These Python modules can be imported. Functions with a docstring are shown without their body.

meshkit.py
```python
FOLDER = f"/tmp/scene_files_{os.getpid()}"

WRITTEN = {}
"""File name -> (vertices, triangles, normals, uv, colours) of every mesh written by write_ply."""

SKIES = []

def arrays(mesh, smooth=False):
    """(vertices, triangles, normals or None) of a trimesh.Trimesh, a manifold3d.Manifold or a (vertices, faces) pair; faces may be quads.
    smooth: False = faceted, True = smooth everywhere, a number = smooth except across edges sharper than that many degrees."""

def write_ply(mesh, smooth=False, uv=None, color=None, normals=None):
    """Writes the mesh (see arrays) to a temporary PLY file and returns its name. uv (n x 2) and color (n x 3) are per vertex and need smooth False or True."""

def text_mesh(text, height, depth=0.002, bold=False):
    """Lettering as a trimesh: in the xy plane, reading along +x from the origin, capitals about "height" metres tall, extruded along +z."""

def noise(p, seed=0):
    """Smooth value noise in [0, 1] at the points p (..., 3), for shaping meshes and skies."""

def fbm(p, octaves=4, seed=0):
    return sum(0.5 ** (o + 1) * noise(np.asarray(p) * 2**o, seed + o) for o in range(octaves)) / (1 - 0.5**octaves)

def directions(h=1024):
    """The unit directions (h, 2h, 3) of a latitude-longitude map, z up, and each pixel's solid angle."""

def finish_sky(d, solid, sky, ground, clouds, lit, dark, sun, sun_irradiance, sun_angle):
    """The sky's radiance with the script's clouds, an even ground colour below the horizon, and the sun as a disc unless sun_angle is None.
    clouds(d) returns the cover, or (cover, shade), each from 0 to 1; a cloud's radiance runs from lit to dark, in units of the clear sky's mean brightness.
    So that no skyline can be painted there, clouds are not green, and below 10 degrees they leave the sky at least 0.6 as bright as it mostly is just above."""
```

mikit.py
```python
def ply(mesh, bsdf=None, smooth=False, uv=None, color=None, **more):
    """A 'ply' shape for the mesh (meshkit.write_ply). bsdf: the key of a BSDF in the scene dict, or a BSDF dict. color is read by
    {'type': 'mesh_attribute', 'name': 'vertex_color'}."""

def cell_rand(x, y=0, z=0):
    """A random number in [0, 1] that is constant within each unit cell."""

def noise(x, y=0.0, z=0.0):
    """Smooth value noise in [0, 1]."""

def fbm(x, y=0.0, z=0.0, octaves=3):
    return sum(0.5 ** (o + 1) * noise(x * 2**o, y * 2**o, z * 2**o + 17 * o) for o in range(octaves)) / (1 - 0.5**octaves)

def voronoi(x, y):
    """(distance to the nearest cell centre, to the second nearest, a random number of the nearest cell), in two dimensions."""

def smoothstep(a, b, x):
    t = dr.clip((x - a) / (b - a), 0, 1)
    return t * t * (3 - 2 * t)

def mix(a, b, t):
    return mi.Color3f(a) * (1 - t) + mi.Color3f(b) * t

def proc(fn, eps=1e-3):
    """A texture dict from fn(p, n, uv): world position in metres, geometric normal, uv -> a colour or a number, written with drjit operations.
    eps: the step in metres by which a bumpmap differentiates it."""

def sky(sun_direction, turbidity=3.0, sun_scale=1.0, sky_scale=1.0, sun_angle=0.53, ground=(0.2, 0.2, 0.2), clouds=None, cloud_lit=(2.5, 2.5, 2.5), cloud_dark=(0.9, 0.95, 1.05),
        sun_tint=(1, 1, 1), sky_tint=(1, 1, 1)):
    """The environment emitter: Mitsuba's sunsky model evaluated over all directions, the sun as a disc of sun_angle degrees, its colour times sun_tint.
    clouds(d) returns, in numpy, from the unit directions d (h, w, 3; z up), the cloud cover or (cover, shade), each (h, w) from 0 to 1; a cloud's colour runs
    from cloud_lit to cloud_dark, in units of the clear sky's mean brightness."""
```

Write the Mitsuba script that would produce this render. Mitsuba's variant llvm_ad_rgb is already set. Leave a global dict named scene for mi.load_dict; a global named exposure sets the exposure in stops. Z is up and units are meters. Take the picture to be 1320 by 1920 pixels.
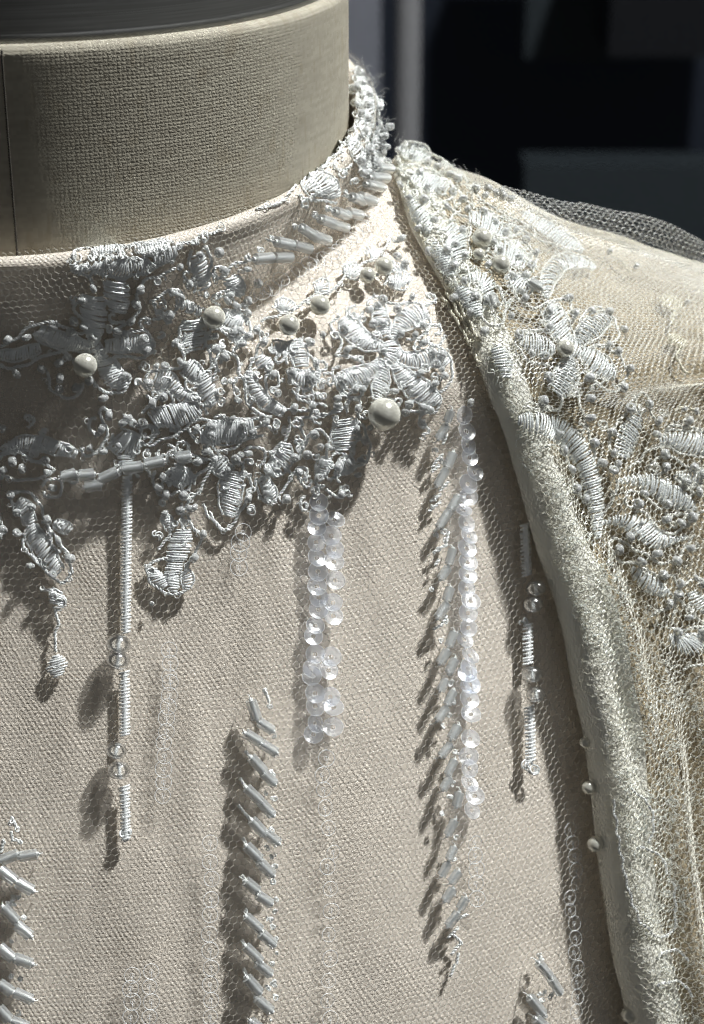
import math
import numpy as np
import trimesh
import drjit as dr
import mitsuba as mi
import mikit
import meshkit
from scipy.interpolate import CubicSpline, RectBivariateSpline
from scipy.ndimage import distance_transform_edt, map_coordinates

scene, labels = {}, {}
rng = np.random.default_rng(7)
MM = 0.001

# ------------------------------------------------------------------ camera, lamps, exposure
PITCH = math.radians(25.0)
DIST, S = 300.0, 0.0855                      # mm to the focus plane; mm per photograph pixel there
FWD = np.array([0, math.cos(PITCH), -math.sin(PITCH)])
UPC = np.array([0, math.sin(PITCH), math.cos(PITCH)])
RIGHT = np.array([1.0, 0, 0])
EYE = -DIST * FWD
T = mi.ScalarTransform4f
scene['camera'] = {
    'type': 'thinlens', 'fov': math.degrees(2 * math.atan(660 * S / DIST)), 'fov_axis': 'x',
    'aperture_radius': 1.3 * MM, 'focus_distance': (DIST + 4) * MM, 'near_clip': 0.01, 'far_clip': 50.0,
    'to_world': T().look_at(origin=(EYE * MM).tolist(), target=[0, 0, 0], up=[0, 0, 1])}
KEY = np.array([0.45, 0.095, 0.89])
KEY /= np.linalg.norm(KEY)
KEY_D, KEY_R = 1.6, 0.044
scene['spot_lamp'] = {
    'type': 'disk', 'to_world': T().look_at(origin=(KEY * KEY_D).tolist(), target=[0, 0, 0], up=[0, 1, 0]).scale(KEY_R),
    'emitter': {'type': 'area', 'radiance': {'type': 'rgb', 'value': [2150, 2190, 2150]}}}
labels['spot_lamp'] = {'label': 'small round ceiling spot lamp high above the gown', 'category': 'lamp'}
labels['added_fill_panel'] = {'label': 'large dim added fill panel out of view in front of the gown', 'category': 'fill_panel'}
FILL_POS = np.array([1.3, -2.0, 1.1])
scene['added_fill_panel'] = {  # added glowing panel, out of view, as dim fill for the shaded sides
    'type': 'rectangle', 'to_world': T().look_at(origin=FILL_POS.tolist(), target=[0, 0, 0], up=[0, 0, 1]).scale([0.6, 0.8, 1]),
    'emitter': {'type': 'area', 'radiance': {'type': 'rgb', 'value': [0.27, 0.28, 0.30]}}}
scene['room_light'] = {'type': 'constant', 'radiance': {'type': 'rgb', 'value': [0.052, 0.053, 0.052]}}
exposure = 0.0

# ------------------------------------------------------------------ materials
def pr(c, rough=0.5, **k):
    return {'type': 'principled', 'base_color': c if isinstance(c, dict) else {'type': 'rgb', 'value': list(c)}, 'roughness': rough, **k}


def clear(share, body):
    """Clear stuff: a share of the light passes straight on, the rest meets the gloss of the body."""
    return {'type': 'blendbsdf', 'weight': share, 'a': body, 'b': {'type': 'null'}}


def two(b):
    return {'type': 'twosided', 'bsdf': b}


def satin_height(p, n, uv):
    wa = mikit.fbm(uv.x * 140, uv.y * 140) - 0.5
    wb = mikit.fbm(uv.x * 150 + 9, uv.y * 120) - 0.5
    a, b = uv.x / 0.00080 + 1.6 * wa, uv.y / 0.00064 + 1.8 * wb
    w = 0.25 * (mikit.noise(uv.x * 900, uv.y * 900) - 0.5)
    q = 2 * math.pi
    row = dr.floor(b)
    sh = 0.5 * (row - 2 * dr.floor(row * 0.5))
    bump = (0.5 + 0.5 * dr.cos(q * (a + sh + w))) * dr.sqrt(dr.maximum(0.0, dr.sin(math.pi * (b - row))))
    return (0.00004 + 0.00007 * mikit.noise(uv.x * 330, uv.y * 330)) * bump + 0.00006 * mikit.noise(uv.x * 6000, uv.y * 6000)


def satin_color(p, n, uv):
    k = mikit.fbm(uv.x * 130, uv.y * 130)
    g = mikit.noise(uv.x * 5200, uv.y * 5200)
    return mikit.mix(mi.Color3f(0.635, 0.57, 0.495), mi.Color3f(0.73, 0.665, 0.585), k * 0.6 + g * 0.4)


def linen_height(p, n, uv):
    a, b = uv.x / 0.00072, uv.y / 0.00056
    sl = 1 + 0.35 * (mikit.noise(uv.x * 420, uv.y * 2200) - 0.5)
    ra = dr.floor(a)
    rb = dr.floor(b)
    par = ra + rb
    odd = par - 2 * dr.floor(par * 0.5)
    fa, fb = a - ra, b - rb
    over = dr.sin(math.pi * fb) * (0.55 + 0.45 * dr.sin(math.pi * fa))
    under = dr.sin(math.pi * fa) * (0.55 + 0.45 * dr.sin(math.pi * fb))
    return 0.00008 * sl * dr.select(odd > 0.5, over, 0.72 * under) + 0.00007 * mikit.noise(uv.x * 5200, uv.y * 5200)


def linen_color(p, n, uv):
    a, b = dr.floor(uv.x / 0.00072), dr.floor(uv.y / 0.00056)
    k = 0.45 * mikit.cell_rand(a, b) + 0.55 * mikit.noise(uv.x * 260, uv.y * 1500)
    slub = mikit.smoothstep(0.72, 0.95, mikit.noise(uv.x * 900, uv.y * 350))
    c = mikit.mix(mi.Color3f(0.32, 0.292, 0.235), mi.Color3f(0.41, 0.382, 0.31), k)
    return mikit.mix(c, mi.Color3f(0.30, 0.26, 0.19), slub * 0.4)


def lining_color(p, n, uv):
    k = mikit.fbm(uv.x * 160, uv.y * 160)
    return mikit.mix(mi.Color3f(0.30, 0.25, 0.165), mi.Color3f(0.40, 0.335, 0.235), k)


def lining_height(p, n, uv):
    q = 2 * math.pi
    return 0.00003 * (dr.sin(q * uv.x / 0.0006) * dr.sin(q * uv.y / 0.0006)) + 0.00002 * mikit.noise(uv.x * 3000, uv.y * 3000)


def metal_color(p, n, uv):
    k = mikit.noise(uv.x * 120, uv.y * 6000) * 0.6 + 0.4 * mikit.noise(uv.x * 60, uv.y * 300)
    return mikit.mix(mi.Color3f(0.20, 0.20, 0.19), mi.Color3f(0.34, 0.34, 0.33), k)


def bump(fn, b, eps=4e-5, scale=1.0):
    return two({'type': 'bumpmap', 'arbitrary': mikit.proc(fn, eps), 'scale': scale, 'bsdf': b})


scene['m_satin'] = bump(satin_height, pr(mikit.proc(satin_color), 0.42, specular=0.45, sheen=0.35))
scene['m_linen'] = bump(linen_height, pr(mikit.proc(linen_color), 0.75, specular=0.25, sheen=0.2))
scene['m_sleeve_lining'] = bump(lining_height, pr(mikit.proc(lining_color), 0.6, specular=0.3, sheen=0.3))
scene['m_metal'] = two(pr(mikit.proc(metal_color), 0.42, metallic=0.85, specular=0.5))
scene['m_silk'] = two(pr((0.845, 0.865, 0.865), 0.25, specular=1.0, metallic=0.12))
scene['m_cord'] = two(pr((0.845, 0.86, 0.85), 0.29, specular=1.0, metallic=0.10))
scene['m_darkened_lace_silk'] = two(pr((0.74, 0.765, 0.755), 0.25, specular=1.0, metallic=0.12))  # silk toned darker in its colour to offset strong light on the sleeve
scene['m_lace_cord'] = two(pr((0.74, 0.74, 0.69), 0.33, specular=1.0, metallic=0.10))
scene['m_cream'] = two(pr((0.64, 0.61, 0.50), 0.35, specular=0.9, metallic=0.1))
scene['m_net'] = clear(0.40, two(pr((0.74, 0.70, 0.62), 0.40, specular=0.5)))
scene['m_sleeve_net'] = two(pr((0.73, 0.71, 0.63), 0.36, specular=0.8))
scene['m_veil_net'] = clear(0.3, two(pr((0.92, 0.92, 0.90), 0.36, specular=1.0)))
scene['m_silver'] = two(pr((0.80, 0.82, 0.78), 0.28, specular=1.0, metallic=0.15))
scene['m_bead'] = clear(0.40, pr((0.98, 1.0, 1.0), 0.18, spec_trans=0.36, flatness=1.0, eta=1.9, clearcoat=1.0, clearcoat_gloss=0.8))
scene['m_bugle'] = clear(0.47, pr((0.95, 0.99, 1.0), 0.20, spec_trans=0.62, flatness=1.0, eta=1.9, clearcoat=1.0, clearcoat_gloss=0.8))
scene['m_clear_bead'] = clear(0.49, pr((0.97, 0.98, 0.97), 0.18, spec_trans=0.80, eta=1.8, clearcoat=1.0, clearcoat_gloss=0.9))
scene['m_pearl'] = two(pr((0.66, 0.645, 0.57), 0.25, specular=1.0, metallic=0.28, flatness=1.0, clearcoat=1.0, clearcoat_gloss=0.85, sheen=0.2))
scene['m_sequin'] = clear(0.45, {'type': 'principledthin', 'base_color': {'type': 'rgb', 'value': [0.86, 0.91, 1.0]}, 'roughness': 0.24, 'spec_trans': 0.95, 'eta': 2.3, 'diff_trans': 0.6})
scene['m_clear_sequin'] = clear(0.49, {'type': 'thindielectric', 'int_ior': 1.5})
scene['m_rim'] = clear(0.25, two(pr((0.88, 0.90, 0.92), 0.3, specular=1.0)))
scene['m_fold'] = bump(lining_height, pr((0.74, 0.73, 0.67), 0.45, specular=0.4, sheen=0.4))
scene['m_dark_thread'] = two(pr((0.08, 0.07, 0.06), 0.7))
scene['m_wall'] = two(pr((0.026, 0.033, 0.050), 0.6, specular=0.2))
scene['m_cabinet'] = two(pr((0.034, 0.043, 0.050), 0.6, specular=0.2))
scene['m_black'] = two(pr((0.010, 0.011, 0.014), 0.6, specular=0.2))
scene['m_panel'] = two(pr((0.22, 0.23, 0.27), 0.5))
scene['m_pole'] = two(pr((0.40, 0.40, 0.42), 0.35, metallic=0.4))

# ------------------------------------------------------------------ helpers
used = {}


def numbered(name):
    k = used.get(name, 0)
    used[name] = k + 1
    return name if k == 0 else f'{name}_{k:03d}'


def put(name, mesh, bsdf, parent=None, smooth=True, uv=None, label=None, **tags):
    key = numbered(f'{parent}__{name}' if parent else name)
    scene[key] = mikit.ply((np.asarray(mesh[0]) * MM, mesh[1]), bsdf, smooth=smooth, uv=uv)
    if label:
        tags['label'] = label
    if tags:
        labels[key] = tags
    return key


def put_copy(name, shape, m, parent, label=None):
    key = numbered(f'{parent}__{name}')
    scene[key] = {**shape, 'to_world': T(m)}
    if label:
        labels[key] = {'label': label}
    return key


def project(p):
    q = np.asarray(p) - EYE
    d = q @ FWD
    return 660 + (q @ RIGHT) / d * DIST / S, 960 - (q @ UPC) / d * DIST / S


def raydir(u, v):
    u, v = np.asarray(u, float), np.asarray(v, float)
    d = FWD * DIST + (u[..., None] - 660) * S * RIGHT + (960 - v[..., None]) * S * UPC
    return d / np.linalg.norm(d, axis=-1, keepdims=True)


def unit(v):
    return v / (np.linalg.norm(v, axis=-1, keepdims=True) + 1e-12)


def grid_faces(n, m):
    i, j = np.meshgrid(np.arange(n - 1), np.arange(m - 1), indexing='ij')
    a = (i * m + j).ravel()
    return np.vstack([np.stack([a, a + 1, a + m + 1], 1), np.stack([a, a + m + 1, a + m], 1)])


def tubes(P, r, sides=4, ref=None):
    """Many polylines (n, k, 3) of the same length as tubes; r: number, (n,) or (n, k)."""
    P = np.asarray(P, float)
    n, k, _ = P.shape
    t = unit(np.gradient(P, axis=1))
    if ref is None:
        ref = np.broadcast_to(-FWD, P.shape)
    ref = np.asarray(ref, float)
    if ref.ndim == 2:
        ref = np.broadcast_to(ref[:, None], P.shape)
    a = unit(np.cross(t, ref) + 1e-9)
    b = np.cross(a, t)
    r = np.broadcast_to(np.asarray(r, float).reshape((-1, 1) if np.ndim(r) == 1 else np.shape(r) or (1, 1)), (n, k))
    ang = np.arange(sides) * 2 * np.pi / sides
    V = P[:, :, None] + r[:, :, None, None] * (np.cos(ang)[:, None] * a[:, :, None] + np.sin(ang)[:, None] * b[:, :, None])
    i, j = np.meshgrid(np.arange(k - 1), np.arange(sides), indexing='ij')
    q = np.stack([i * sides + j, i * sides + (j + 1) % sides, (i + 1) * sides + (j + 1) % sides, (i + 1) * sides + j], -1).reshape(-1, 4)
    f = np.vstack([q[:, [0, 2, 1]], q[:, [0, 3, 2]]])
    F = f[None] + (np.arange(n) * k * sides)[:, None, None]
    return V.reshape(-1, 3), F.reshape(-1, 3)


def join(parts):
    V, F, at = [], [], 0
    for v, f in parts:
        V.append(v)
        F.append(f + at)
        at += len(v)
    return np.vstack(V), np.vstack(F)


def lathe(profile, n=24):
    """Closed profile [(r, z)] round z."""
    p = np.asarray(profile, float)
    ang = np.arange(n) * 2 * np.pi / n
    V = np.stack([p[None, :, 0] * np.cos(ang)[:, None], p[None, :, 0] * np.sin(ang)[:, None], np.broadcast_to(p[None, :, 1], (n, len(p)))], -1).reshape(-1, 3)
    k = len(p)
    i, j = np.meshgrid(np.arange(n), np.arange(k), indexing='ij')
    a, b = i * k + j, ((i + 1) % n) * k + j
    c, d = ((i + 1) % n) * k + (j + 1) % k, i * k + (j + 1) % k
    q = np.stack([a, b, c, d], -1).reshape(-1, 4)
    return V, np.vstack([q[:, [0, 1, 2]], q[:, [0, 2, 3]]])


def smoothstep(a, b, x):
    t = np.clip((np.asarray(x, float) - a) / (b - a), 0, 1)
    return t * t * (3 - 2 * t)


# ------------------------------------------------------------------ the torso under the gown, as a smooth surface of (x, w)
CX, CY = -58.0, 66.0                           # the neck's axis


def torso_curve(x):
    dx = math.sqrt((x - CX) ** 2 + 60)
    cy = (x - CX) ** 2 / 300.0
    zs = 60 - 0.36 * dx
    yt = CY + 0.2 * cy
    chest = lambda z: 6 + 0.51 * (z - 6) + cy
    yb = chest(0)
    k = [(0, chest(-135), -135), (.15, chest(-95), -95), (.30, chest(-50), -50), (.45, yb, 0)]
    for w, t in ((.55, 22), (.66, 46), (.76, 70), (.84, 90)):
        t = math.radians(t)
        k.append((w, yb + (yt - yb) * (1 - math.cos(t)), zs * math.sin(t)))
    k += [(.92, yt + 22, zs - 8), (1.0, yt + 42, zs - 34)]
    return np.array(k)


XS, WS = np.linspace(-150, 140, 117), np.linspace(0, 1, 161)
_y, _z = [], []
for x in XS:
    k = torso_curve(x)
    cs = CubicSpline(k[:, 0], k[:, 1:])(WS)
    _y.append(cs[:, 0])
    _z.append(cs[:, 1])
SY, SZ = RectBivariateSpline(XS, WS, np.array(_y)), RectBivariateSpline(XS, WS, np.array(_z))


def torso(x, w, off=0.0):
    """(points, normals) of the torso surface, moved out by off mm."""
    x, w = np.broadcast_arrays(np.asarray(x, float), np.asarray(w, float))
    e = lambda s, **k: s.ev(x, w, **k)
    p = np.stack([x, e(SY), e(SZ)], -1)
    du = np.stack([np.ones_like(x), e(SY, dx=1), e(SZ, dx=1)], -1)
    dw = np.stack([np.zeros_like(x), e(SY, dy=1), e(SZ, dy=1)], -1)
    n = unit(np.cross(du, dw))
    return p + n * np.asarray(off)[..., None], n


_p, _ = torso(np.full(400, -10.0), np.linspace(0, 1, 400))
_arc = np.r_[0, np.cumsum(np.linalg.norm(np.diff(_p, axis=0), axis=1))]
W_OF = lambda b: np.interp(b, _arc, np.linspace(0, 1, 400))     # arc length in mm -> w
ARC_OF = lambda w: np.interp(w, np.linspace(0, 1, 400), _arc)


def gap(x, w):
    """How far the tulle floats above the bodice."""
    b = ARC_OF(w)
    q = np.stack([np.asarray(x) / 16.0, b / 30.0, 0 * b], -1)
    return 1.15 + 1.1 * meshkit.noise(q, 3)


# ------------------------------------------------------------------ the stand collar, as a surface of (theta, z)
def z_top(th):
    return 40.0 + 10.5 * (1 - np.cos(th))


def z_base(th):
    return 28.0 - 31.0 * np.cos(th) - 5


def collar_r(th, z):
    f = np.clip((z_top(th) - z) / (z_top(th) - z_base(th)), 0, 1.2)
    r = 61.4 - 1.7 * np.sin(np.clip(f / 0.75, 0, 1) * np.pi * 0.5) + 4.2 * np.clip((f - 0.62) / 0.38, 0, 2) ** 2
    wob = 0.7 * (meshkit.noise(np.stack([th * 4.0, z / 14.0, 0 * z], -1), 8) - 0.5)
    return r + wob


def collar(th, z, off=0.0):
    th, z = np.broadcast_arrays(np.asarray(th, float), np.asarray(z, float))
    r = collar_r(th, z) + off
    return np.stack([CX + r * np.sin(th), CY - r * np.cos(th), z], -1)


# ------------------------------------------------------------------ placing by ray: pixel of the photograph -> point on a real surface
def make_map(meshes, step=2.0):
    sc = mi.load_dict({'type': 'scene', **{f's{i}': mikit.ply((v * MM, f), None, smooth=True) for i, (v, f) in enumerate(meshes)}})
    us, vs = np.arange(-80, 1401, step), np.arange(-80, 2001, step)
    U, V = np.meshgrid(us, vs)
    d = raydir(U, V)
    ray = mi.Ray3f(mi.Point3f(*(EYE * MM).tolist()), mi.Vector3f(*[mi.Float(d[..., i].ravel().astype(np.float32)) for i in range(3)]))
    si = sc.ray_intersect(ray)
    t = np.where(np.array(si.is_valid()), np.array(si.t) / MM, np.nan).reshape(U.shape)
    n = np.array(si.sh_frame.n)
    n = (n.T if n.shape[0] == 3 else n).reshape(*U.shape, 3)
    n = np.where((n * d).sum(-1, keepdims=True) > 0, -n, n)
    idx = distance_transform_edt(np.isnan(t), return_distances=False, return_indices=True)
    hit = ~np.isnan(t)
    t, n = t[tuple(idx)], n[tuple(idx)]

    def at(px):
        px = np.asarray(px, float)
        c = [(px[..., 1] + 80) / step, (px[..., 0] + 80) / step]
        tt = map_coordinates(t, c, order=1, mode='nearest')
        nn = unit(np.stack([map_coordinates(n[..., i], c, order=1, mode='nearest') for i in range(3)], -1))
        return EYE + raydir(px[..., 0], px[..., 1]) * tt[..., None], nn
    return at, hit


def torso_grid(x0, x1, w0, w1, nx, nw, off):
    X, Wg = np.meshgrid(np.linspace(x0, x1, nx), np.linspace(w0, w1, nw), indexing='ij')
    P, _ = torso(X, Wg, off(X, Wg) if callable(off) else np.full(X.shape, off))
    uv = np.stack([X * MM, ARC_OF(Wg) * MM], -1).reshape(-1, 2)
    return (P.reshape(-1, 3), grid_faces(nx, nw)), uv


TH, HH = np.linspace(-math.pi, math.pi, 361), np.linspace(0, 1, 40)
_TH, _HH = np.meshgrid(TH, HH, indexing='ij')
_Z = z_top(_TH) - _HH * (z_top(_TH) - z_base(_TH) + 2)
# collar with its rolled lip
prof = [(-2.9, 7.0), (-2.9, 1.5), (-2.75, 0.55), (-2.3, -0.15), (-1.6, -0.55), (-0.8, -0.55), (-0.1, -0.2), (0.35, 0.5), (0.45, 1.3), (0.25, 2.2), (0.0, 3.2)]
rows, vrow = [], []
for a, b in prof:
    z = z_top(TH) - b
    r = collar_r(TH, z) + a + 0.25 * (meshkit.noise(np.stack([TH * 9, 0 * TH, 0 * TH], -1), 5) - 0.5)
    rows.append(np.stack([CX + r * np.sin(TH), CY - r * np.cos(TH), z], -1))
    vrow.append(b + a)
for h in np.linspace(0.09, 1.05, 50):
    z = z_top(TH) - 4.0 - h * (z_top(TH) - z_base(TH) - 4.0)
    rows.append(collar(TH, z))
    vrow.append(4 + h * 34)
V = np.stack(rows, 1)
cuv = np.stack(np.broadcast_arrays((TH * 61 * MM)[:, None], -np.array(vrow)[None] * MM), -1).reshape(-1, 2)
lip_mesh = (V.reshape(-1, 3), grid_faces(361, V.shape[1]))
collar_net_mesh = (collar(_TH, _Z, 1.5).reshape(-1, 3), grid_faces(361, 40))
torso_net_mesh, _ = torso_grid(-140, 130, 0, 1, 200, 240, gap)
on_body, _ = make_map([lip_mesh, collar_net_mesh, torso_net_mesh])
torso_mesh, torso_uv = torso_grid(-140, 130, 0, 1, 200, 240, 0.0)
on_torso, _ = make_map([torso_mesh])

# ------------------------------------------------------------------ the dress form: linen neck, metal cap
neck_h = np.r_[np.linspace(-20, 70.6, 60), 71.3, 71.8, 72.0, 72.0]
neck_r = np.r_[57.4 + 0.6 * smoothstep(60, 0, neck_h[:60]), 57.1, 56.5, 55.8, 50.0]
tg = np.linspace(-math.pi, math.pi, 241)
V = np.stack([CX + neck_r * np.sin(tg)[:, None], CY - neck_r * np.cos(tg)[:, None], np.broadcast_to(neck_h, (241, len(neck_h)))], -1)
neck_uv = np.stack(np.broadcast_arrays((tg * 57.4 * MM)[:, None], (neck_h * MM)[None]), -1).reshape(-1, 2)
form = put('dress_form', (V.reshape(-1, 3), grid_faces(241, len(neck_h))), 'm_linen', uv=neck_uv,
           label='beige linen covered dress form neck rising out of the gown collar', category='dress form')
cap_pts = [(54.9, 70), (55.3, 72.6), (55.3, 73.2), (55.0, 73.4), (54.6, 88), (54.3, 104), (53.2, 105.4), (51, 106), (0.01, 106.2)]
cr, cz = np.array(cap_pts).T
V = np.stack([CX + cr * np.sin(tg)[:, None], CY - cr * np.cos(tg)[:, None], np.broadcast_to(cz, (241, len(cz)))], -1)
cap_uv = np.stack(np.broadcast_arrays((tg * 55 * MM)[:, None], (cz * MM)[None]), -1).reshape(-1, 2)
put('neck_cap', (V.reshape(-1, 3), grid_faces(241, len(cz))), 'm_metal', form, uv=cap_uv, label='dark brushed metal cap on top of the linen neck')
sz = np.linspace(30, 71.5, 60)
sth = 0.104 + 0.0 * sz
put('centre_seam', tubes(np.stack([CX + 57.65 * np.sin(sth), CY - 57.65 * np.cos(sth), sz], -1)[None], 0.16, 6), 'm_dark_thread', form, label='vertical sewn seam down the middle of the neck')

# ------------------------------------------------------------------ the gown: bodice, collar
gown = 'gown'
labels[gown] = {'label': 'ivory high-necked gown with beaded lace collar and sheer sleeve on the dress form', 'category': 'gown'}
pucker = lambda X, Wg: -1.4 * smoothstep(14, 24, X) * smoothstep(0.50, 0.60, Wg) + 1.3 * (1 - smoothstep(0.55, 0.65, Wg)) * (meshkit.fbm(np.stack([X / 6.5, ARC_OF(Wg) / 26, 0 * X], -1), 3, 21) - 0.5)
bodice_mesh, _ = torso_grid(-140, 130, 0, 1, 260, 300, pucker)
put('bodice', bodice_mesh, 'm_satin', gown, uv=_, label='blush textured satin bodice below the collar')
put('stand_collar', lip_mesh, 'm_satin', gown, uv=cuv, label='blush satin stand collar with a rolled top edge')


# ------------------------------------------------------------------ tulle: hexagonal nets of real thread
def hex_edges(a0, a1, b0, b1, pitch):
    """Edges of a hexagonal net: arrays (n, 2) of ends in the plane."""
    h = pitch / math.sqrt(3)
    cols, rws = int((a1 - a0) / pitch) + 2, int((b1 - b0) / (1.5 * h)) + 2
    i, j = np.meshgrid(np.arange(cols), np.arange(rws), indexing='ij')
    cx, cy = a0 + (i + 0.5 * (j % 2)) * pitch, b0 + j * 1.5 * h
    pts = [(0, h), (pitch / 2, h / 2), (pitch / 2, -h / 2), (0, -h)]
    A, B = [], []
    for (p, q) in zip(pts[:-1], pts[1:]):
        A.append(np.stack([cx + p[0], cy + p[1]], -1).reshape(-1, 2))
        B.append(np.stack([cx + q[0], cy + q[1]], -1).reshape(-1, 2))
    return np.vstack(A), np.vstack(B)


def jitter(ab, amp, seed):
    q = np.stack([ab[:, 0] / 2.3, ab[:, 1] / 2.3, 0 * ab[:, 0]], -1)
    s = np.stack([ab[:, 0] / 14, ab[:, 1] / 14, 0 * ab[:, 0]], -1)
    return ab + amp * np.stack([meshkit.noise(q, seed) - 0.5, meshkit.noise(q, seed + 1) - 0.5], -1) + 5 * amp * np.stack([meshkit.noise(s, seed + 2) - 0.5, meshkit.noise(s, seed + 3) - 0.5], -1)


def in_view(p, margin=40):
    u, v = project(p)
    return (u > -margin) & (u < 1320 + margin) & (v > -margin) & (v < 1920 + margin)


def net(fn, A, B, r, keep=None, sides=3):
    pa, na = fn(A)
    pb, _ = fn(B)
    ok = in_view(pa) | in_view(pb)
    if keep is not None:
        ok &= keep(pa)
    mid = 0.5 * (pa + pb)
    return tubes(np.stack([pa[ok], mid[ok], pb[ok]], 1)[:, [0, 2]], r, sides, na[ok])


# the fold edge of the sleeve, traced in the photograph and found on the torso
EDGE = np.array([(735, 300), (742, 340), (768, 415), (803, 485), (853, 570), (888, 645), (918, 725), (943, 800), (965, 870), (988, 950), (1012, 1040), (1042, 1130),
                 (1064, 1220), (1078, 1300), (1096, 1370), (1108, 1450), (1122, 1530), (1136, 1610), (1150, 1700), (1166, 1790), (1184, 1860), (1197, 1930), (1212, 2000)], float)


def lift_at(w, d=0.0):
    return (4.0 + 6.5 * smoothstep(0.62, 0.25, w)) * (1 - 0.66 * smoothstep(14, 34, d) * smoothstep(0.50, 0.72, w))


_tm = mi.load_dict({'type': 'scene', 's': mikit.ply((torso_mesh[0] * MM, torso_mesh[1]), None, smooth=True, uv=np.stack([torso_uv[:, 0], torso_uv[:, 1]], -1))})


def torso_param(u, v):
    d = raydir(np.asarray(u, float), np.asarray(v, float))
    ray = mi.Ray3f(mi.Point3f(*(EYE * MM).tolist()), mi.Vector3f(*[mi.Float(d[..., i].ravel().astype(np.float32)) for i in range(3)]))
    si = _tm.ray_intersect(ray)
    uv = np.array(si.uv)
    uv = uv if uv.shape[0] == 2 else uv.T
    return uv[0] / MM, W_OF(uv[1] / MM), np.array(si.is_valid())


ex, ew, ok = torso_param(EDGE[:, 0], EDGE[:, 1])
for _ in range(4):                                  # the fold stands proud of the torso: shift until its crest falls where it was traced
    p, n = torso(ex, ew)
    u, v = project(p + n * (0.62 * lift_at(ew))[:, None])
    p2, _ = torso(ex + (EDGE[:, 0] - u) * S * 1.05, np.clip(ew + (v - EDGE[:, 1]) * -S / _arc[-1], 0, 1))
    ex = np.where(ok, ex + (EDGE[:, 0] - u) * S * 1.05, ex)
    ew = np.where(ok, np.clip(ew + (v - EDGE[:, 1]) * S / _arc[-1], 0, 1), ew)
sel = ok & (ew > 0.01)
o = np.argsort(ew[sel])
EW, EX = ew[sel][o], ex[sel][o]


def edge_x(w):
    return np.interp(w, np.r_[0, EW], np.r_[EX[0] + 3, EX]) + 1.5 * smoothstep(0.62, 0.50, w) * (meshkit.noise(np.stack([np.asarray(w) * 17, 0 * np.asarray(w), 0 * np.asarray(w)], -1), 14) - 0.5)


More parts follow.
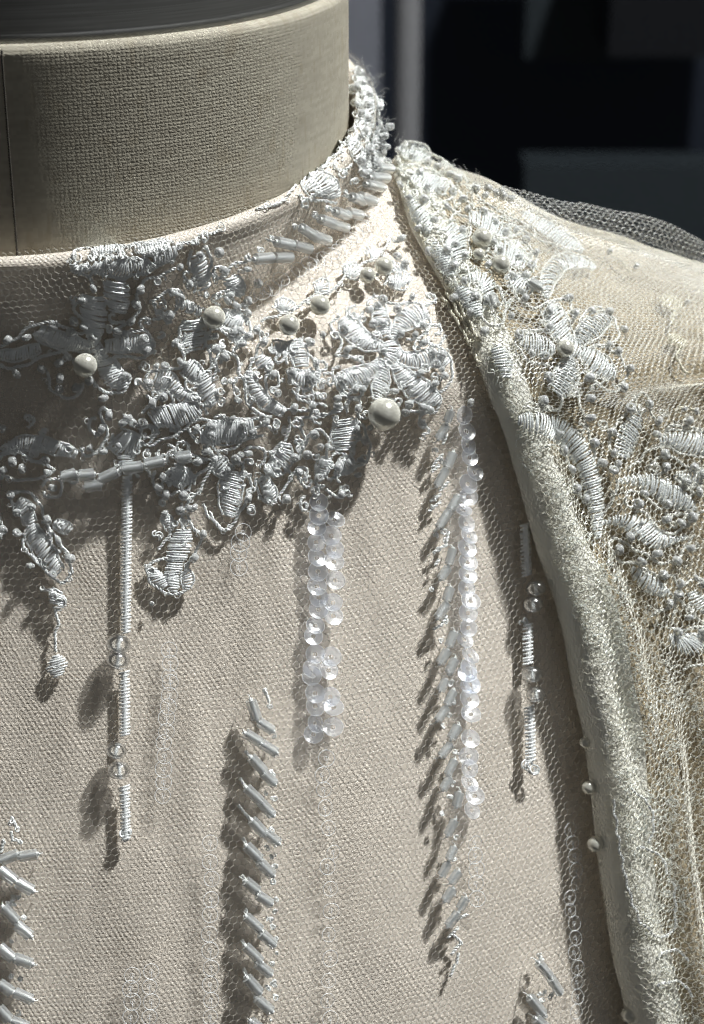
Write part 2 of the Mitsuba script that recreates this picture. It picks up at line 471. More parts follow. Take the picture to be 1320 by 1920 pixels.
def folds(w, d):
    b = ARC_OF(w)
    low = smoothstep(0.62, 0.40, w) * (1 - 0.9 * smoothstep(8, 15, d) * smoothstep(0.26, 0.36, w))
    f = 1.3 * np.sin(2 * np.pi * d / 10.5 + 0.035 * b + 1.2 * np.sin(b / 19)) + 0.8 * np.sin(2 * np.pi * d / 5.7 - 0.06 * b)
    nz = 2.4 * (meshkit.fbm(np.stack([d / 9, b / 16, 0 * b], -1), 3, 5) - 0.5)
    return (low * f + (0.35 + 0.65 * low) * nz) * smoothstep(1.0, 7.0, d)


def sleeve(w, d, off=0.0):
    w, d = np.broadcast_arrays(np.asarray(w, float), np.asarray(d, float))
    l = lift_at(w, d) * (0.55 + 0.45 * np.sqrt(np.clip(1 - (1 - np.clip(d / 3.0, 0, 1)) ** 2, 0, 1)))
    l = l + folds(w, d) + 9.0 * smoothstep(15, 60, d) * smoothstep(0.68, 0.45, w)
    return torso(np.clip(edge_x(w) + d, -149, 139), w, l + off)


A, B = hex_edges(-120, 80, 0, _arc[-1], 1.18)
A, B = jitter(A, 0.25, 11), jitter(B, 0.25, 11)


def body_fn(ab):
    w = W_OF(ab[:, 1])
    return torso(ab[:, 0], w, gap(ab[:, 0], w))


def body_keep(p):
    u, v = project(p)
    return u < np.interp(v, EDGE[:, 1], EDGE[:, 0]) + 45


bodice_net = net(body_fn, A, B, 0.046, body_keep)
A, B = hex_edges(-20, 120, -1, 40, 1.1)
A, B = jitter(A, 0.2, 31), jitter(B, 0.2, 31)


def collar_fn(ab):
    th = ab[:, 0] / 61
    z = z_top(th) - ab[:, 1]
    z = np.maximum(z, z_base(th) - 3)
    p = collar(th, z, 0.75 + 0.6 * smoothstep(0, 6, ab[:, 1]))
    return p, unit(np.stack([np.sin(th), -np.cos(th), 0 * th], -1))


collar_net = net(collar_fn, A, B, 0.048)
put('tulle_overlay', join([bodice_net, collar_net]), 'm_net', gown, smooth=False, label='fine hexagonal tulle net floating over the satin bodice and collar', kind='stuff')

# sleeve: opaque lining with its rolled front fold, then two nets
sl = gown + '__sleeve'
q = [(9, .06), (5, .08), (2.2, .16), (.8, .30), (.15, .45), (0, .58), (.25, .74), (.9, .88), (2.0, .97), (3.2, 1.0)]
wg = np.linspace(0, 1, 420)
dd = np.r_[np.array([a for a, _ in q]), np.linspace(4.5, 95, 120)]
fr = np.r_[np.array([b for _, b in q]), np.ones(120)]
Wg, Dg = np.meshgrid(wg, dd, indexing='ij')
Fg = np.broadcast_to(fr, Wg.shape)
base = lift_at(Wg, Dg) * Fg + np.where(np.arange(len(dd)) >= 6, folds(Wg, Dg), 0) + 9.0 * smoothstep(15, 60, Dg) * smoothstep(0.68, 0.45, Wg) * (Fg >= 1)
wob = 1.5 * (meshkit.fbm(np.stack([Wg * 22, Dg / 3.2, Fg * 3], -1), 3, 9) - 0.5)
Pl, _ = torso(np.clip(edge_x(Wg) + Dg, -149, 139), Wg, base + wob - 1.0 * (Dg > 4) * smoothstep(4, 9, Dg))
suv = np.stack([Dg * MM, ARC_OF(Wg) * MM], -1).reshape(-1, 2)
cut = 14
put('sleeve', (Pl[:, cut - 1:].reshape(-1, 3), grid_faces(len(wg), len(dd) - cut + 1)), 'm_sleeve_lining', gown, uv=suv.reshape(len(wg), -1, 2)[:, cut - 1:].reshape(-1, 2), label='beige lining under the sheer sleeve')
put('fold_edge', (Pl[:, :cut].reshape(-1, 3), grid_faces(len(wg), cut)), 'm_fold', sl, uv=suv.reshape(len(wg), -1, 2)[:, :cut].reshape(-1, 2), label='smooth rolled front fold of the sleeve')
_q = np.array(q)
_ql = np.r_[0, np.cumsum(np.hypot(np.diff(_q[:, 0]), 9.0 * np.diff(_q[:, 1])))]


def fold_fn(ab):
    """The net laid round the rolled fold: a runs across the roll, b along it."""
    w = W_OF(np.clip(ab[:, 1], 0, _arc[-1]))
    a = np.clip(ab[:, 0], 0, _ql[-1])
    d, f = np.interp(a, _ql, _q[:, 0]), np.interp(a, _ql, _q[:, 1])
    p, n = torso(np.clip(edge_x(w) + d, -149, 139), w, lift_at(w, d) * f + 0.3)
    return p - np.array([0.22, 0, 0]) * (f < 0.9)[:, None], n


A, B = hex_edges(_ql[3], _ql[-1] + 2, 0, _arc[-1], 0.85)
A, B = jitter(A, 0.3, 81), jitter(B, 0.3, 81)
put('fold_net', net(fold_fn, A, B, 0.048), 'm_sleeve_net', sl, smooth=False, kind='stuff')
Ws, Ds = np.meshgrid(np.linspace(0, 1, 300), np.linspace(0, 95, 160), indexing='ij')
Ps, _ = sleeve(Ws, Ds, 0.7)
on_sleeve, hit_sleeve = make_map([(Ps.reshape(-1, 3), grid_faces(300, 160))])

for pitch, off, seed, r in ((1.08, 0.9, 51, 0.062), (1.3, 0.1, 61, 0.06)):
    A, B = hex_edges(0.6, 92, 0, _arc[-1], pitch)
    if off < 0.5:
        A, B = A[:, ::-1] * [0.6, 1.6], B[:, ::-1] * [0.6, 1.6]
        A, B = A[A[:, 0] > 0.5], B[A[:, 0] > 0.5]
    A, B = jitter(A, 0.4, seed), jitter(B, 0.4, seed)
    fn = lambda ab: sleeve(W_OF(np.clip(ab[:, 1], 0, _arc[-1])), np.clip(ab[:, 0], 0.05, 95), off + 0.5 * smoothstep(0.62, 0.42, W_OF(np.clip(ab[:, 1], 0, _arc[-1]))))
    put('sleeve_net', net(fn, A, B, r), 'm_sleeve_net', gown, smooth=False, kind='stuff', label='cream net of the gathered sleeve' if off > 0.5 else None)

W_RISE = 0.79
# outer veil standing over the shoulder, seen against the dark background
A, B = hex_edges(16, 100, 60, ARC_OF(W_RISE) + 16, 1.12)
A, B = jitter(A, 0.3, 71), jitter(B, 0.3, 71)


def veil_fn(ab):
    """Lies over the sleeve, then stands up off the shoulder ridge as a crest of tulle and falls over behind."""
    x, b = ab[:, 0], np.clip(ab[:, 1], 0, _arc[-1])
    t = b - ARC_OF(W_RISE)                           # mm past the foot of the crest
    w = np.minimum(W_OF(b), W_RISE)
    p, n = torso(x, w, lift_at(w, x - edge_x(w)) + 1.7 + 0.5 * np.sin(x / 4.5 + w * 10) * smoothstep(0.5, 0.7, w))
    h = np.interp(x, [18, 27, 33, 42, 53, 68, 100], [0.8, 2.4, 4.0, 6.0, 6.4, 5.3, 4.6]) + 0.15 * np.sin(x / 2.9)
    u = np.clip(t, 0, None)
    up = h * np.sin(np.clip(u / (h * 1.25), 0, 1) * np.pi / 2) - 0.8 * np.clip(u - h * 1.25, 0, None)
    back_ = 0.35 * u + 0.5 * np.clip(u - h, 0, None) + 0.35 * np.sin(x / 4.1 + u / 3) * smoothstep(0, 6, u)
    return p + np.stack([0 * x, back_, up], -1), unit(n * (1 - smoothstep(0, 4, u))[:, None] + np.array([0, -1.0, 0.2]) * smoothstep(0, 4, u)[:, None])


def veil_keep(p):
    u, v = project(p)
    return (u > 945) & (v < 720 + 0.3 * (u - 1000)) & (p[:, 1] < CY + 40)


put('shoulder_veil', net(veil_fn, A, B, 0.05, veil_keep), 'm_veil_net', gown, smooth=False, kind='stuff', label='sheer grey tulle standing above the shoulder against the dark background')

# ------------------------------------------------------------------ embroidery: stitches, cords, beads
def spline(pts, step):
    """Resamples (n, k) rows, the first two of which are a place, evenly at step."""
    p = np.asarray(pts, float)
    if len(p) > 2:
        t = np.r_[0, np.cumsum(np.sqrt(np.linalg.norm(np.diff(p[:, :2], axis=0), axis=1)) + 1e-6)]
        p = CubicSpline(t, p)(np.linspace(0, t[-1], 30 * len(p)))
    s = np.r_[0, np.cumsum(np.linalg.norm(np.diff(p[:, :2], axis=0), axis=1))]
    q = np.linspace(0, s[-1], max(2, int(s[-1] / step) + 1))
    return np.stack([np.interp(q, s, p[:, i]) for i in range(p.shape[1])], -1)


def satin(at, pts, step=4.6, r=0.205, base=0.05, slant=0.25, rise=0.33):
    """A leaf of satin stitch: rows (u, v, half width) along its middle, threads laid across."""
    c = spline(pts, step)
    t = unit(np.gradient(c[:, :2], axis=0)) if len(c) > 1 else np.array([[1.0, 0]])
    nrm = np.stack([-t[:, 1], t[:, 0]], -1)
    n = len(c)
    hw = np.maximum(c[:, 2], 2.5)
    k = np.array([-1, -0.8, -0.42, 0, 0.42, 0.8, 1.0])
    a = 1 + rng.uniform(-0.10, 0.16, (n, 1))
    sl = slant * hw[:, None] * k + rng.normal(0, 0.5, (n, 1)) + rng.normal(0, 0.7, (n, 1)) * k
    px = c[:, None, :2] + nrm[:, None] * (hw[:, None] * a * k)[..., None] + t[:, None] * sl[..., None]
    P, N = at(px)
    H = rise + 0.014 * np.minimum(hw, 24)
    h = base + H[:, None] * np.maximum(0, 1 - np.abs(k) ** 2.6) ** 0.8 + rng.normal(0, 0.04, (n, 1))
    P = P + N * h[..., None]
    P[:, 1:-1] += rng.normal(0, 0.018, P[:, 1:-1].shape)
    return tubes(P, r * rng.uniform(0.85, 1.12, n), 5, N)


def cord(at, pts, r=0.165, base=0.26, pitch=1.25, step=2.0, wav=1.6):
    """A two-ply twisted cord along the traced path."""
    c = spline(pts, step)
    s = np.r_[0, np.cumsum(np.linalg.norm(np.diff(c, axis=0), axis=1))] * S
    c = c + wav * np.stack([np.sin(s * 2.1 + 9 * rng.random()), np.cos(s * 1.7 + 9 * rng.random())], -1)
    P, N = at(c)
    t = unit(np.gradient(P, axis=0))
    b = unit(np.cross(t, N))
    out = []
    ph = rng.uniform(0, 6)
    for k in range(2):
        a = s / pitch * 2 * np.pi + k * np.pi + ph
        Q = P + N * base + 0.95 * r * (np.cos(a)[:, None] * N + np.sin(a)[:, None] * b)
        out.append(tubes(Q[None], r, 5, N[None]))
    return join(out)


def coil(at, pts, hw, step=6.3, r=0.21, lift=0.35):
    """Thread wound round a core: slightly slanted hoops across the path."""
    c = spline(pts, step)
    t = unit(np.gradient(c, axis=0))
    nrm = np.stack([-t[:, 1], t[:, 0]], -1)
    k = np.linspace(-1, 1, 7)
    n = len(c)
    px = c[:, None] + nrm[:, None] * (hw * rng.uniform(0.86, 1.1, (n, 1)) * k)[..., None] + t[:, None] * (step * 0.38 * k + rng.normal(0, 0.6, (n, 1)))[..., None]
    P, N = at(px)
    P = P + N * (lift + 0.72 * hw * S * np.sqrt(np.maximum(0, 1 - k ** 2)) - 0.1)[None, :, None]
    hoops = tubes(P, r * rng.uniform(0.8, 1.1, n), 6, N)
    C, Nc = at(c)
    core = tubes((C + Nc * (lift + 0.15))[None], hw * S * 0.62, 8, Nc[None])
    return join([hoops, core])


def knot(at, u, v, size=9, n=7, r=0.15):
    """A knot of loose thread loops."""
    ang = rng.uniform(0, 2 * np.pi, (n, 1)) + np.linspace(0, 1, 7) * rng.uniform(2, 5, (n, 1)) * rng.choice([-1, 1], (n, 1))
    rad = size * rng.uniform(0.3, 1.0, (n, 1)) * (0.5 + 0.5 * np.sin(np.linspace(0.3, 2.8, 7)))
    px = np.stack([u + rad * np.cos(ang) + rng.normal(0, size * .25, (n, 1)), v + rad * np.sin(ang) + rng.normal(0, size * .25, (n, 1))], -1)
    P, N = at(px)
    P = P + N * (0.2 + 0.7 * rng.random((n, 1)) * np.sin(np.linspace(0.2, 2.9, 7)))[..., None]
    return tubes(P, r, 5, N)


def twist(at, u, v, du, dv, r=0.2):
    return cord(at, [(u, v), (u + du * .5, v + dv * .5), (u + du, v + dv)], r=r, base=0.4, pitch=1.2, wav=0.4)


def frame(z, hint):
    z = z / np.linalg.norm(z)
    x = np.cross(hint, z)
    x = x / (np.linalg.norm(x) + 1e-9)
    return np.stack([x, np.cross(z, x), z], -1)


def matrix(R, pos, scale):
    m = np.eye(4)
    m[:3, :3] = R * scale
    m[:3, 3] = np.asarray(pos) * MM
    return m


def ring_profile(R, hole, h, rnd, n=5):
    """Rounded-rectangle cross-section of a bead with a hole."""
    a = np.linspace(0, np.pi / 2, n)
    pts = []
    for cx, cz, a0 in ((R - rnd, h / 2 - rnd, 0), (hole + rnd * .5, h / 2 - rnd * .5, 1), (hole + rnd * .5, -h / 2 + rnd * .5, 2), (R - rnd, -h / 2 + rnd, 3)):
        rr = rnd if a0 in (0, 3) else rnd * .5
        b = a + a0 * np.pi / 2
        pts += [(cx + rr * np.cos(t), cz + rr * np.sin(t)) for t in b]
    return pts[::1]


def shape_of(mesh, bsdf, smooth=40):
    return mikit.ply((mesh[0] * MM, mesh[1]), bsdf, smooth=smooth)


SEED = [shape_of(lathe(ring_profile(1.0, 0.36, h, 0.46, 6), 22), 'm_bead', True) for h in (1.25, 1.45, 1.05)]
CLEAR = shape_of(lathe([(0.001, .70), (.22, .70), (.34, .74)] + [(.38 + .62 * math.sin(t), .14 * (1 - 2 * t / math.pi) + .62 * math.cos(t)) for t in np.linspace(.15, math.pi - .15, 16)] + [(.34, -.74), (.22, -.70), (0.001, -.70)], 32), 'm_clear_bead', True)
BUGLE = [shape_of(lathe([(1, -h), (1, h), (.93, h + .03), (.40, h + .03), (.001, h - .04), (.001, -h + .04), (.40, -h - .03), (.93, -h - .03)], 16), 'm_bugle', 40) for h in (0.97,)]
_sp = trimesh.creation.icosphere(subdivisions=4)
PEARL = shape_of((np.array(_sp.vertices), np.array(_sp.faces)), 'm_pearl', True)
CORE = lambda p, d, l, r: tubes(np.stack([p - d * l, p, p + d * l])[None], r, 7)


def sequin_mesh():
    """A cupped, faceted disc with a hole and a fine raised rim."""
    n = 36
    ang = np.arange(n) * 2 * np.pi / n
    fac = 1 + 0.0 * ang
    rings = [(0.24, 0.0), (0.30, 0.004), (0.62, 0.035), (0.66, 0.045), (0.97, 0.115), (1.0, 0.12)]
    V = np.concatenate([np.stack([r * np.cos(ang) * fac, r * np.sin(ang) * fac, z + 0.012 * np.cos(4 * ang) * (r > .5)], -1) for r, z in rings])
    i, j = np.meshgrid(np.arange(len(rings) - 1), np.arange(n), indexing='ij')
    q = np.stack([i * n + j, (i + 1) * n + j, (i + 1) * n + (j + 1) % n, i * n + (j + 1) % n], -1).reshape(-1, 4)
    F = np.vstack([q[:, [0, 1, 2]], q[:, [0, 2, 3]]])
    loop = lambda r, z: np.stack([r * np.cos(np.r_[ang, ang[:1]]), r * np.sin(np.r_[ang, ang[:1]]), 0 * np.r_[ang, 0] + z], -1)[None]
    up = np.array([[0, 0, 1.0]])
    return (V, F), *(join([tubes(loop(1.0, 0.12), a, 4, up), tubes(loop(0.25, 0.0), c, 4, up)]) for a, c in ((0.024, 0.02), (0.042, 0.03)))


DISC, RIM, CLEAR_RIM = sequin_mesh()
SEQUIN, CLEAR_SEQUIN = shape_of(DISC, 'm_sequin', 30), shape_of(DISC, 'm_clear_sequin', 30)


def add_bead(at, parent, u, v, r=10.5, lift=None, axis=None, cores=None, name='seed_bead'):
    P, N = at(np.array([[u, v]]))
    P, N = P[0], N[0]
    rr = r * S * rng.uniform(0.9, 1.08)
    if axis is None:
        a = unit(rng.normal(0, 1, 3) + 0.0)
        a = unit(a - N * (a @ N) * (0.25 if rng.random() < 0.45 else 0.9))
    else:
        a = unit(axis - N * (axis @ N) * 0.9)
    pos = P + N * (rr * 0.75 + (0.35 if lift is None else lift))
    R = frame(a, N + 0.01)
    if name == 'round_bead':
        put_copy(name, CLEAR, matrix(R, pos, rr), parent)
        cores.append(CORE(pos, a, rr * 0.69, rr * 0.25))
    else:
        put_copy(name, SEED[rng.integers(3)], matrix(R, pos, rr), parent)
        if cores is not None:
            cores.append(CORE(pos, a, rr * 0.66, rr * 0.27))
    return pos


def add_bugle(at, parent, u1, v1, u2, v2, r=10.5, lift=0.55, cores=None):
    P, N = at(np.array([[u1, v1], [u2, v2]], float))
    nn = unit(N[0] + N[1])
    P = P + nn * (r * S + lift) + nn * rng.normal(0, 0.12, (2, 1))
    d = P[1] - P[0]
    L = np.linalg.norm(d)
    R = frame(d, nn)
    c, s = math.cos(a := rng.uniform(0, 6)), math.sin(a)
    R = R @ np.array([[c, -s, 0], [s, c, 0], [0, 0, 1]])
    rr = r * 1.13 * S * rng.uniform(0.93, 1.05)
    m = np.eye(4)
    m[:3, :3] = R * np.array([rr, rr, L / 2 * 0.93])
    m[:3, 3] = (P[0] + P[1]) / 2 * MM
    put_copy('bugle_bead', BUGLE[0], m, parent)
    if cores is not None:
        for p, o in ((P[0], -d), (P[1], d)):
            o = o / L + rng.normal(0, 0.25, 3)
            cores.append(tubes(np.stack([p, p + o * 0.25 - nn * 0.1, p + o * 0.55 - nn * (r * S * 0.8), p + o * 0.6 - nn * (r * S + lift + 0.3)])[None], 0.10, 5))
        cores.append(tubes(np.stack([P[0] - d * 0.08, (P[0] + P[1]) / 2, P[1] + d * 0.08])[None], rr * 0.42, 7))


def add_sequin(at, parent, u, v, r, tilt=None, lift=0.3, rims=None):
    P, N = at(np.array([[u, v]], float))
    n = unit(N[0] + (rng.normal(0, 0.13, 3) if tilt is None else np.asarray(tilt)))
    R, pos = frame(n, np.array([rng.normal(), rng.normal(), 0.3])), P[0] + N[0] * lift
    put_copy('sequin', CLEAR_SEQUIN if tilt is None else SEQUIN, matrix(R, pos, r * S), parent)
    rim = CLEAR_RIM if tilt is None else RIM
    rims.append((rim[0] * r * S @ R.T + pos, rim[1]))


def applique(key, at, zoom, mat='m_silk', cmat='m_cord', sat=(), cords=(), beads=(), pearls=(), bugles=(), label=None, br=9.3, step=4.6, slant=0.25, loops=(), fuzz=0.3, outline=0.7):
    """One embroidered motif: its cords are the part, its petals, beads and pearls the sub-parts. Places are given in the frame of one enlargement (x0, y0, scale)."""
    x0, y0, k = zoom
    tr = lambda pts: [(x0 + p[0] / k, y0 + p[1] / k, *[q / k for q in p[2:]]) for p in pts]
    cm, cores = [], []
    for c in cords:
        cm.append(cord(at, [p[:2] for p in tr(c)]))
        q = spline([p[:2] for p in tr(c)], 17.0)
        for (u, v) in q[rng.random(len(q)) < fuzz]:
            cm.append(knot(at, u + rng.normal(0, 3), v + rng.normal(0, 3), 6.5, 2, 0.09))
    full = numbered(f'{gown}__{key}')
    for s in sat:
        q = np.array(tr(s))
        if len(q) > 1 and rng.random() < outline:
            for side in (-1, 1):
                t = unit(np.gradient(q[:, :2], axis=0))
                o = q[:, :2] + side * np.stack([-t[:, 1], t[:, 0]], -1) * (q[:, 2:3] * 1.12 + 1.5)
                cm.append(cord(at, o, r=0.12, base=0.2, pitch=1.0, wav=1.2))
        for _ in range(int(len(q) * fuzz * 2)):
            a = q[rng.integers(len(q))]
            cm.append(knot(at, a[0] + rng.normal(0, a[2] * .8), a[1] + rng.normal(0, a[2] * .8), 7, 2, 0.085))
        put('petal', satin(at, tr(s), step=step, slant=slant * rng.choice([-1, 1])), mat, full)
    for (u, v) in [p[:2] for p in tr(beads)]:
        add_bead(at, full, u, v, br, cores=cores)
    for (u, v, r) in tr(pearls):
        P, N = at(np.array([[u, v]]))
        put_copy('pearl', PEARL, matrix(np.eye(3), P[0] + N[0] * (r * S * 0.8 + 0.5), r * S), full)
    for (u1, v1, u2, v2) in bugles:
        (a, b), (c, d) = tr([(u1, v1)])[0], tr([(u2, v2)])[0]
        add_bugle(at, full, a, b, c, d, cores=cores)
    for (u, v, n) in loops:
        (a, b), = tr([(u, v)])
        cm.append(knot(at, a, b, 9, n))
    scene_mesh = join(cm + cores) if cm or cores else None
    if scene_mesh is not None:
        scene[full] = mikit.ply((scene_mesh[0] * MM, scene_mesh[1]), cmat, smooth=True)
    if label:
        labels[full] = {'label': label}
    return full


ZA, ZB, ZC, ZD, ZE, ZF, ZG = (0, 420, 3.0), (400, 420, 2.8696), (400, 100, 2.8696), (700, 240, 2.129), (900, 700, 3.143), (0, 780, 3.0), (400, 760, 3.0)
ZH, ZI, ZJ, ZK, ZL = (740, 740, 3.43), (0, 1240, 2.823), (360, 1260, 2.91), (720, 1260, 2.91), (900, 1260, 2.91)

# --- collar, left of the middle
applique('flower_applique', on_body, ZA, label='shaded flower with one pearl at the left of the collar',
    sat=[[(410, 225, 14), (450, 260, 26), (500, 230, 18)], [(520, 235, 26), (570, 250, 38), (610, 240, 30)], [(620, 225, 34), (680, 245, 56), (730, 235, 36)], [(745, 225, 30), (800, 235, 40), (850, 215, 30)], [(860, 195, 26), (920, 175, 40), (985, 150, 26)], [(520, 160, 14), (600, 150, 26), (680, 155, 16)], [(760, 140, 14), (860, 130, 24), (940, 110, 14)],
         [(520, 400, 55), (525, 470, 68), (525, 560, 60), (525, 650, 30)],
         [(650, 320, 58), (655, 400, 66), (660, 490, 50)],
         [(595, 690, 22), (680, 675, 38), (770, 670, 40), (840, 690, 25)],
         [(560, 720, 30), (600, 800, 52), (650, 870, 55), (690, 920, 30)],
         [(520, 650, 28), (545, 730, 30), (565, 780, 22)],
         [(210, 600, 30), (300, 640, 42), (420, 670, 35), (500, 690, 18)],
         [(0, 735, 20), (110, 730, 28), (220, 690, 18)]],
    cords=[[(400, 210), (440, 150), (540, 145), (680, 130), (830, 115), (980, 100)], [(410, 250), (480, 290), (530, 340)], [(980, 240), (880, 290), (800, 330), (770, 420), (780, 480), (730, 540), (640, 590)], [(500, 290), (560, 270), (640, 300), (720, 290), (800, 280), (880, 240), (970, 190)], [(1000, 110), (1080, 90), (1150, 60), (1250, 40)], [(560, 190), (640, 180), (720, 200), (820, 180), (900, 160)],
           [(0, 680), (90, 640), (170, 575), (290, 550), (370, 580), (450, 610), (490, 570), (430, 500), (470, 420)], [(0, 790), (130, 795), (260, 735), (400, 735)],
           [(640, 620), (740, 600), (830, 610), (860, 690), (800, 750), (690, 740), (640, 750), (690, 820), (730, 870), (690, 940), (600, 945), (545, 910), (500, 850)],
           [(270, 830), (275, 890), (310, 950), (390, 975), (455, 945), (460, 890)]],
    loops=[(520, 180, 6), (600, 200, 6), (680, 170, 6), (760, 190, 6), (840, 160, 6), (920, 130, 6), (1000, 120, 6), (470, 240, 6), (1080, 100, 5), (1140, 80, 5), (430, 190, 5)], beads=[(520, 350), (460, 415), (410, 535), (395, 595), (295, 565), (150, 625), (45, 640), (780, 355), (755, 440), (730, 535), (655, 590), (800, 635), (815, 700), (700, 850), (500, 880), (580, 975), (330, 770), (235, 805), (95, 830), (335, 855), (335, 925), (430, 920)],
    pearls=[(470, 770, 66)])
applique('flower_applique', on_body, ZA, label='shaded flower with one pearl second from the left on the collar',
    sat=[[(1100, 170, 40), (1130, 260, 48), (1150, 350, 30)], [(990, 440, 20), (1060, 465, 30), (1120, 490, 18)], [(1090, 540, 50), (1085, 620, 60), (1085, 710, 45)],
         [(1050, 800, 40), (1090, 840, 45), (1140, 870, 22)], [(870, 870, 40), (930, 885, 48), (990, 920, 25)], [(970, 930, 18), (1050, 970, 28), (1120, 985, 14)],
         [(1130, 850, 35), (1160, 930, 50), (1200, 1010, 35)], [(1230, 500, 20), (1290, 540, 45), (1360, 560, 25)], [(1290, 300, 18), (1320, 340, 40), (1330, 400, 20)]],
    cords=[[(1080, 140), (1060, 220), (1090, 300), (1080, 380)], [(1150, 120), (1180, 200), (1160, 300)], [(860, 440), (900, 395), (965, 370), (1030, 400), (1000, 460), (950, 525), (890, 500), (860, 440)],
           [(1040, 540), (1000, 620), (1020, 720), (1040, 780), (960, 820), (870, 825), (810, 880), (850, 930)], [(800, 1060), (850, 1000), (930, 950), (975, 990), (900, 1035), (850, 1010)],
           [(1180, 700), (1160, 640), (1210, 590), (1290, 610), (1330, 680)], [(1160, 700), (1190, 780), (1160, 830)], [(1220, 700), (1215, 800), (1200, 870)], [(1290, 260), (1230, 240), (1200, 260), (1220, 300)], [(1200, 410), (1260, 400), (1310, 380)]],
    beads=[(1050, 330), (965, 375), (1000, 400), (940, 500), (980, 675), (1010, 780), (925, 800), (830, 895), (915, 970), (855, 1005), (800, 1110), (1200, 640), (1210, 710), (1255, 755), (1240, 250), (1215, 150), (1275, 390), (1310, 450), (1340, 610), (1395, 640)],
    pearls=[(1168, 502, 64)])
applique('lace_border', on_body, ZA, label='lace border along the collar seam left of the bugle beads',
    sat=[[(860, 1100, 50), (960, 1080, 62), (1060, 1060, 58), (1120, 1040, 30)], [(650, 1200, 50), (700, 1230, 65), (780, 1240, 40)], [(1130, 1200, 40), (1240, 1170, 60), (1330, 1160, 58), (1420, 1130, 35)], [(60, 1250, 20), (170, 1230, 35), (330, 1260, 30), (430, 1290, 15)],
         [(700, 1300, 40), (720, 1370, 48)], [(950, 1400, 20), (1010, 1420, 40), (1080, 1400, 22)]],
    cords=[[(780, 1190), (830, 1240), (940, 1200), (1030, 1160), (1080, 1110), (1160, 1100), (1320, 1110), (1450, 1080)], [(830, 1240), (870, 1190), (880, 1150)], [(700, 1070), (740, 1130), (800, 1110)],
           [(450, 1260), (490, 1300), (570, 1250), (600, 1150), (580, 1110), (560, 1060), (620, 1050)], [(1060, 1130), (1090, 1200), (1180, 1240), (1230, 1290), (1150, 1380), (1090, 1460)], [(640, 1180), (600, 1260), (520, 1290)], [(0, 1320), (60, 1270), (130, 1290), (190, 1330), (310, 1380), (240, 1420), (140, 1440), (0, 1410)]],
    beads=[(610, 1070), (570, 1145), (715, 1085), (580, 1275), (1105, 1145), (1180, 1135), (1155, 1270), (1110, 1330), (1180, 1180), (260, 1320), (270, 1390), (75, 1330), (130, 1370), (20, 1380), (690, 1110), (740, 1105)], loops=[(900, 1130, 4), (1150, 1200, 5), (760, 1270, 4)])

# --- collar, right
applique('pearl_branch', on_body, ZB, label='corded branch hung with four pearls across the collar',
    sat=[[(330, 440, 12), (380, 440, 32), (430, 470, 14)], [(540, 350, 16), (580, 335, 34), (600, 380, 16)], [(700, 250, 14), (750, 255, 32), (790, 290, 16)], [(820, 160, 14), (850, 160, 36), (880, 180, 16)], [(945, 310, 22), (1000, 305, 45), (1055, 310, 22)], [(960, 260, 12), (1000, 230, 28), (1040, 235, 12)]],
    cords=[[(250, 530), (330, 500), (400, 475), (480, 430), (540, 395), (620, 375), (680, 315), (740, 265), (820, 215), (880, 180), (930, 120), (950, 50)], [(500, 410), (510, 440), (540, 400)], [(740, 260), (720, 220), (760, 240)], [(960, 90), (1000, 100), (1030, 70)]],
    beads=[(980, 195), (1020, 230), (1000, 100), (950, 340)], pearls=[(388, 565, 58), (553, 465, 57), (898, 262, 52), (812, 305, 46)])
applique('flower_applique', on_body, ZB, label='large bright flower above the biggest pearl',
    sat=[[(900, 660, 20), (800, 625, 42), (735, 565, 46), (690, 520, 22)], [(955, 620, 16), (1010, 545, 36), (1080, 490, 50), (1140, 480, 24)], [(980, 680, 20), (1070, 735, 34), (1180, 720, 45), (1250, 755, 24)], [(970, 760, 20), (1040, 840, 45), (1120, 905, 55), (1200, 960, 28)],
         [(920, 740, 16), (905, 830, 32), (890, 900, 36), (880, 945, 16)], [(900, 735, 16), (830, 795, 32), (745, 830, 46), (680, 850, 22)], [(930, 610, 14), (900, 520, 36), (880, 440, 26)], [(930, 640, 40), (950, 690, 45), (940, 740, 30)]],
    cords=[[(670, 500), (650, 590), (690, 640), (660, 700), (740, 720), (800, 760)], [(1130, 450), (1160, 540), (1130, 600), (1040, 620)], [(1110, 640), (1180, 650), (1260, 710), (1280, 810), (1230, 900), (1170, 880)], [(670, 800), (660, 860), (710, 930), (790, 920), (820, 860)], [(1080, 800), (1080, 850), (1150, 870), (1210, 920), (1200, 1000), (1100, 1010), (1020, 1000)], [(830, 440), (860, 400), (930, 420), (1000, 440), (1060, 400)], [(800, 470), (790, 540), (840, 590)], [(1130, 1010), (1110, 1060), (1150, 1100), (1120, 1140)]],
    beads=[(700, 570), (850, 550), (830, 475), (1060, 405), (710, 685), (1000, 600), (1120, 560), (1120, 650), (1215, 710), (1230, 820), (1100, 805), (690, 840), (750, 890), (790, 890), (1040, 960), (1110, 980), (1020, 1010), (770, 990), (1170, 700), (1180, 860), (960, 900), (1150, 990), (980, 470), (900, 420), (1190, 760)],
    pearls=[(885, 1010, 90)], loops=[(1125, 1080, 6), (980, 960, 5), (1120, 1000, 5)])
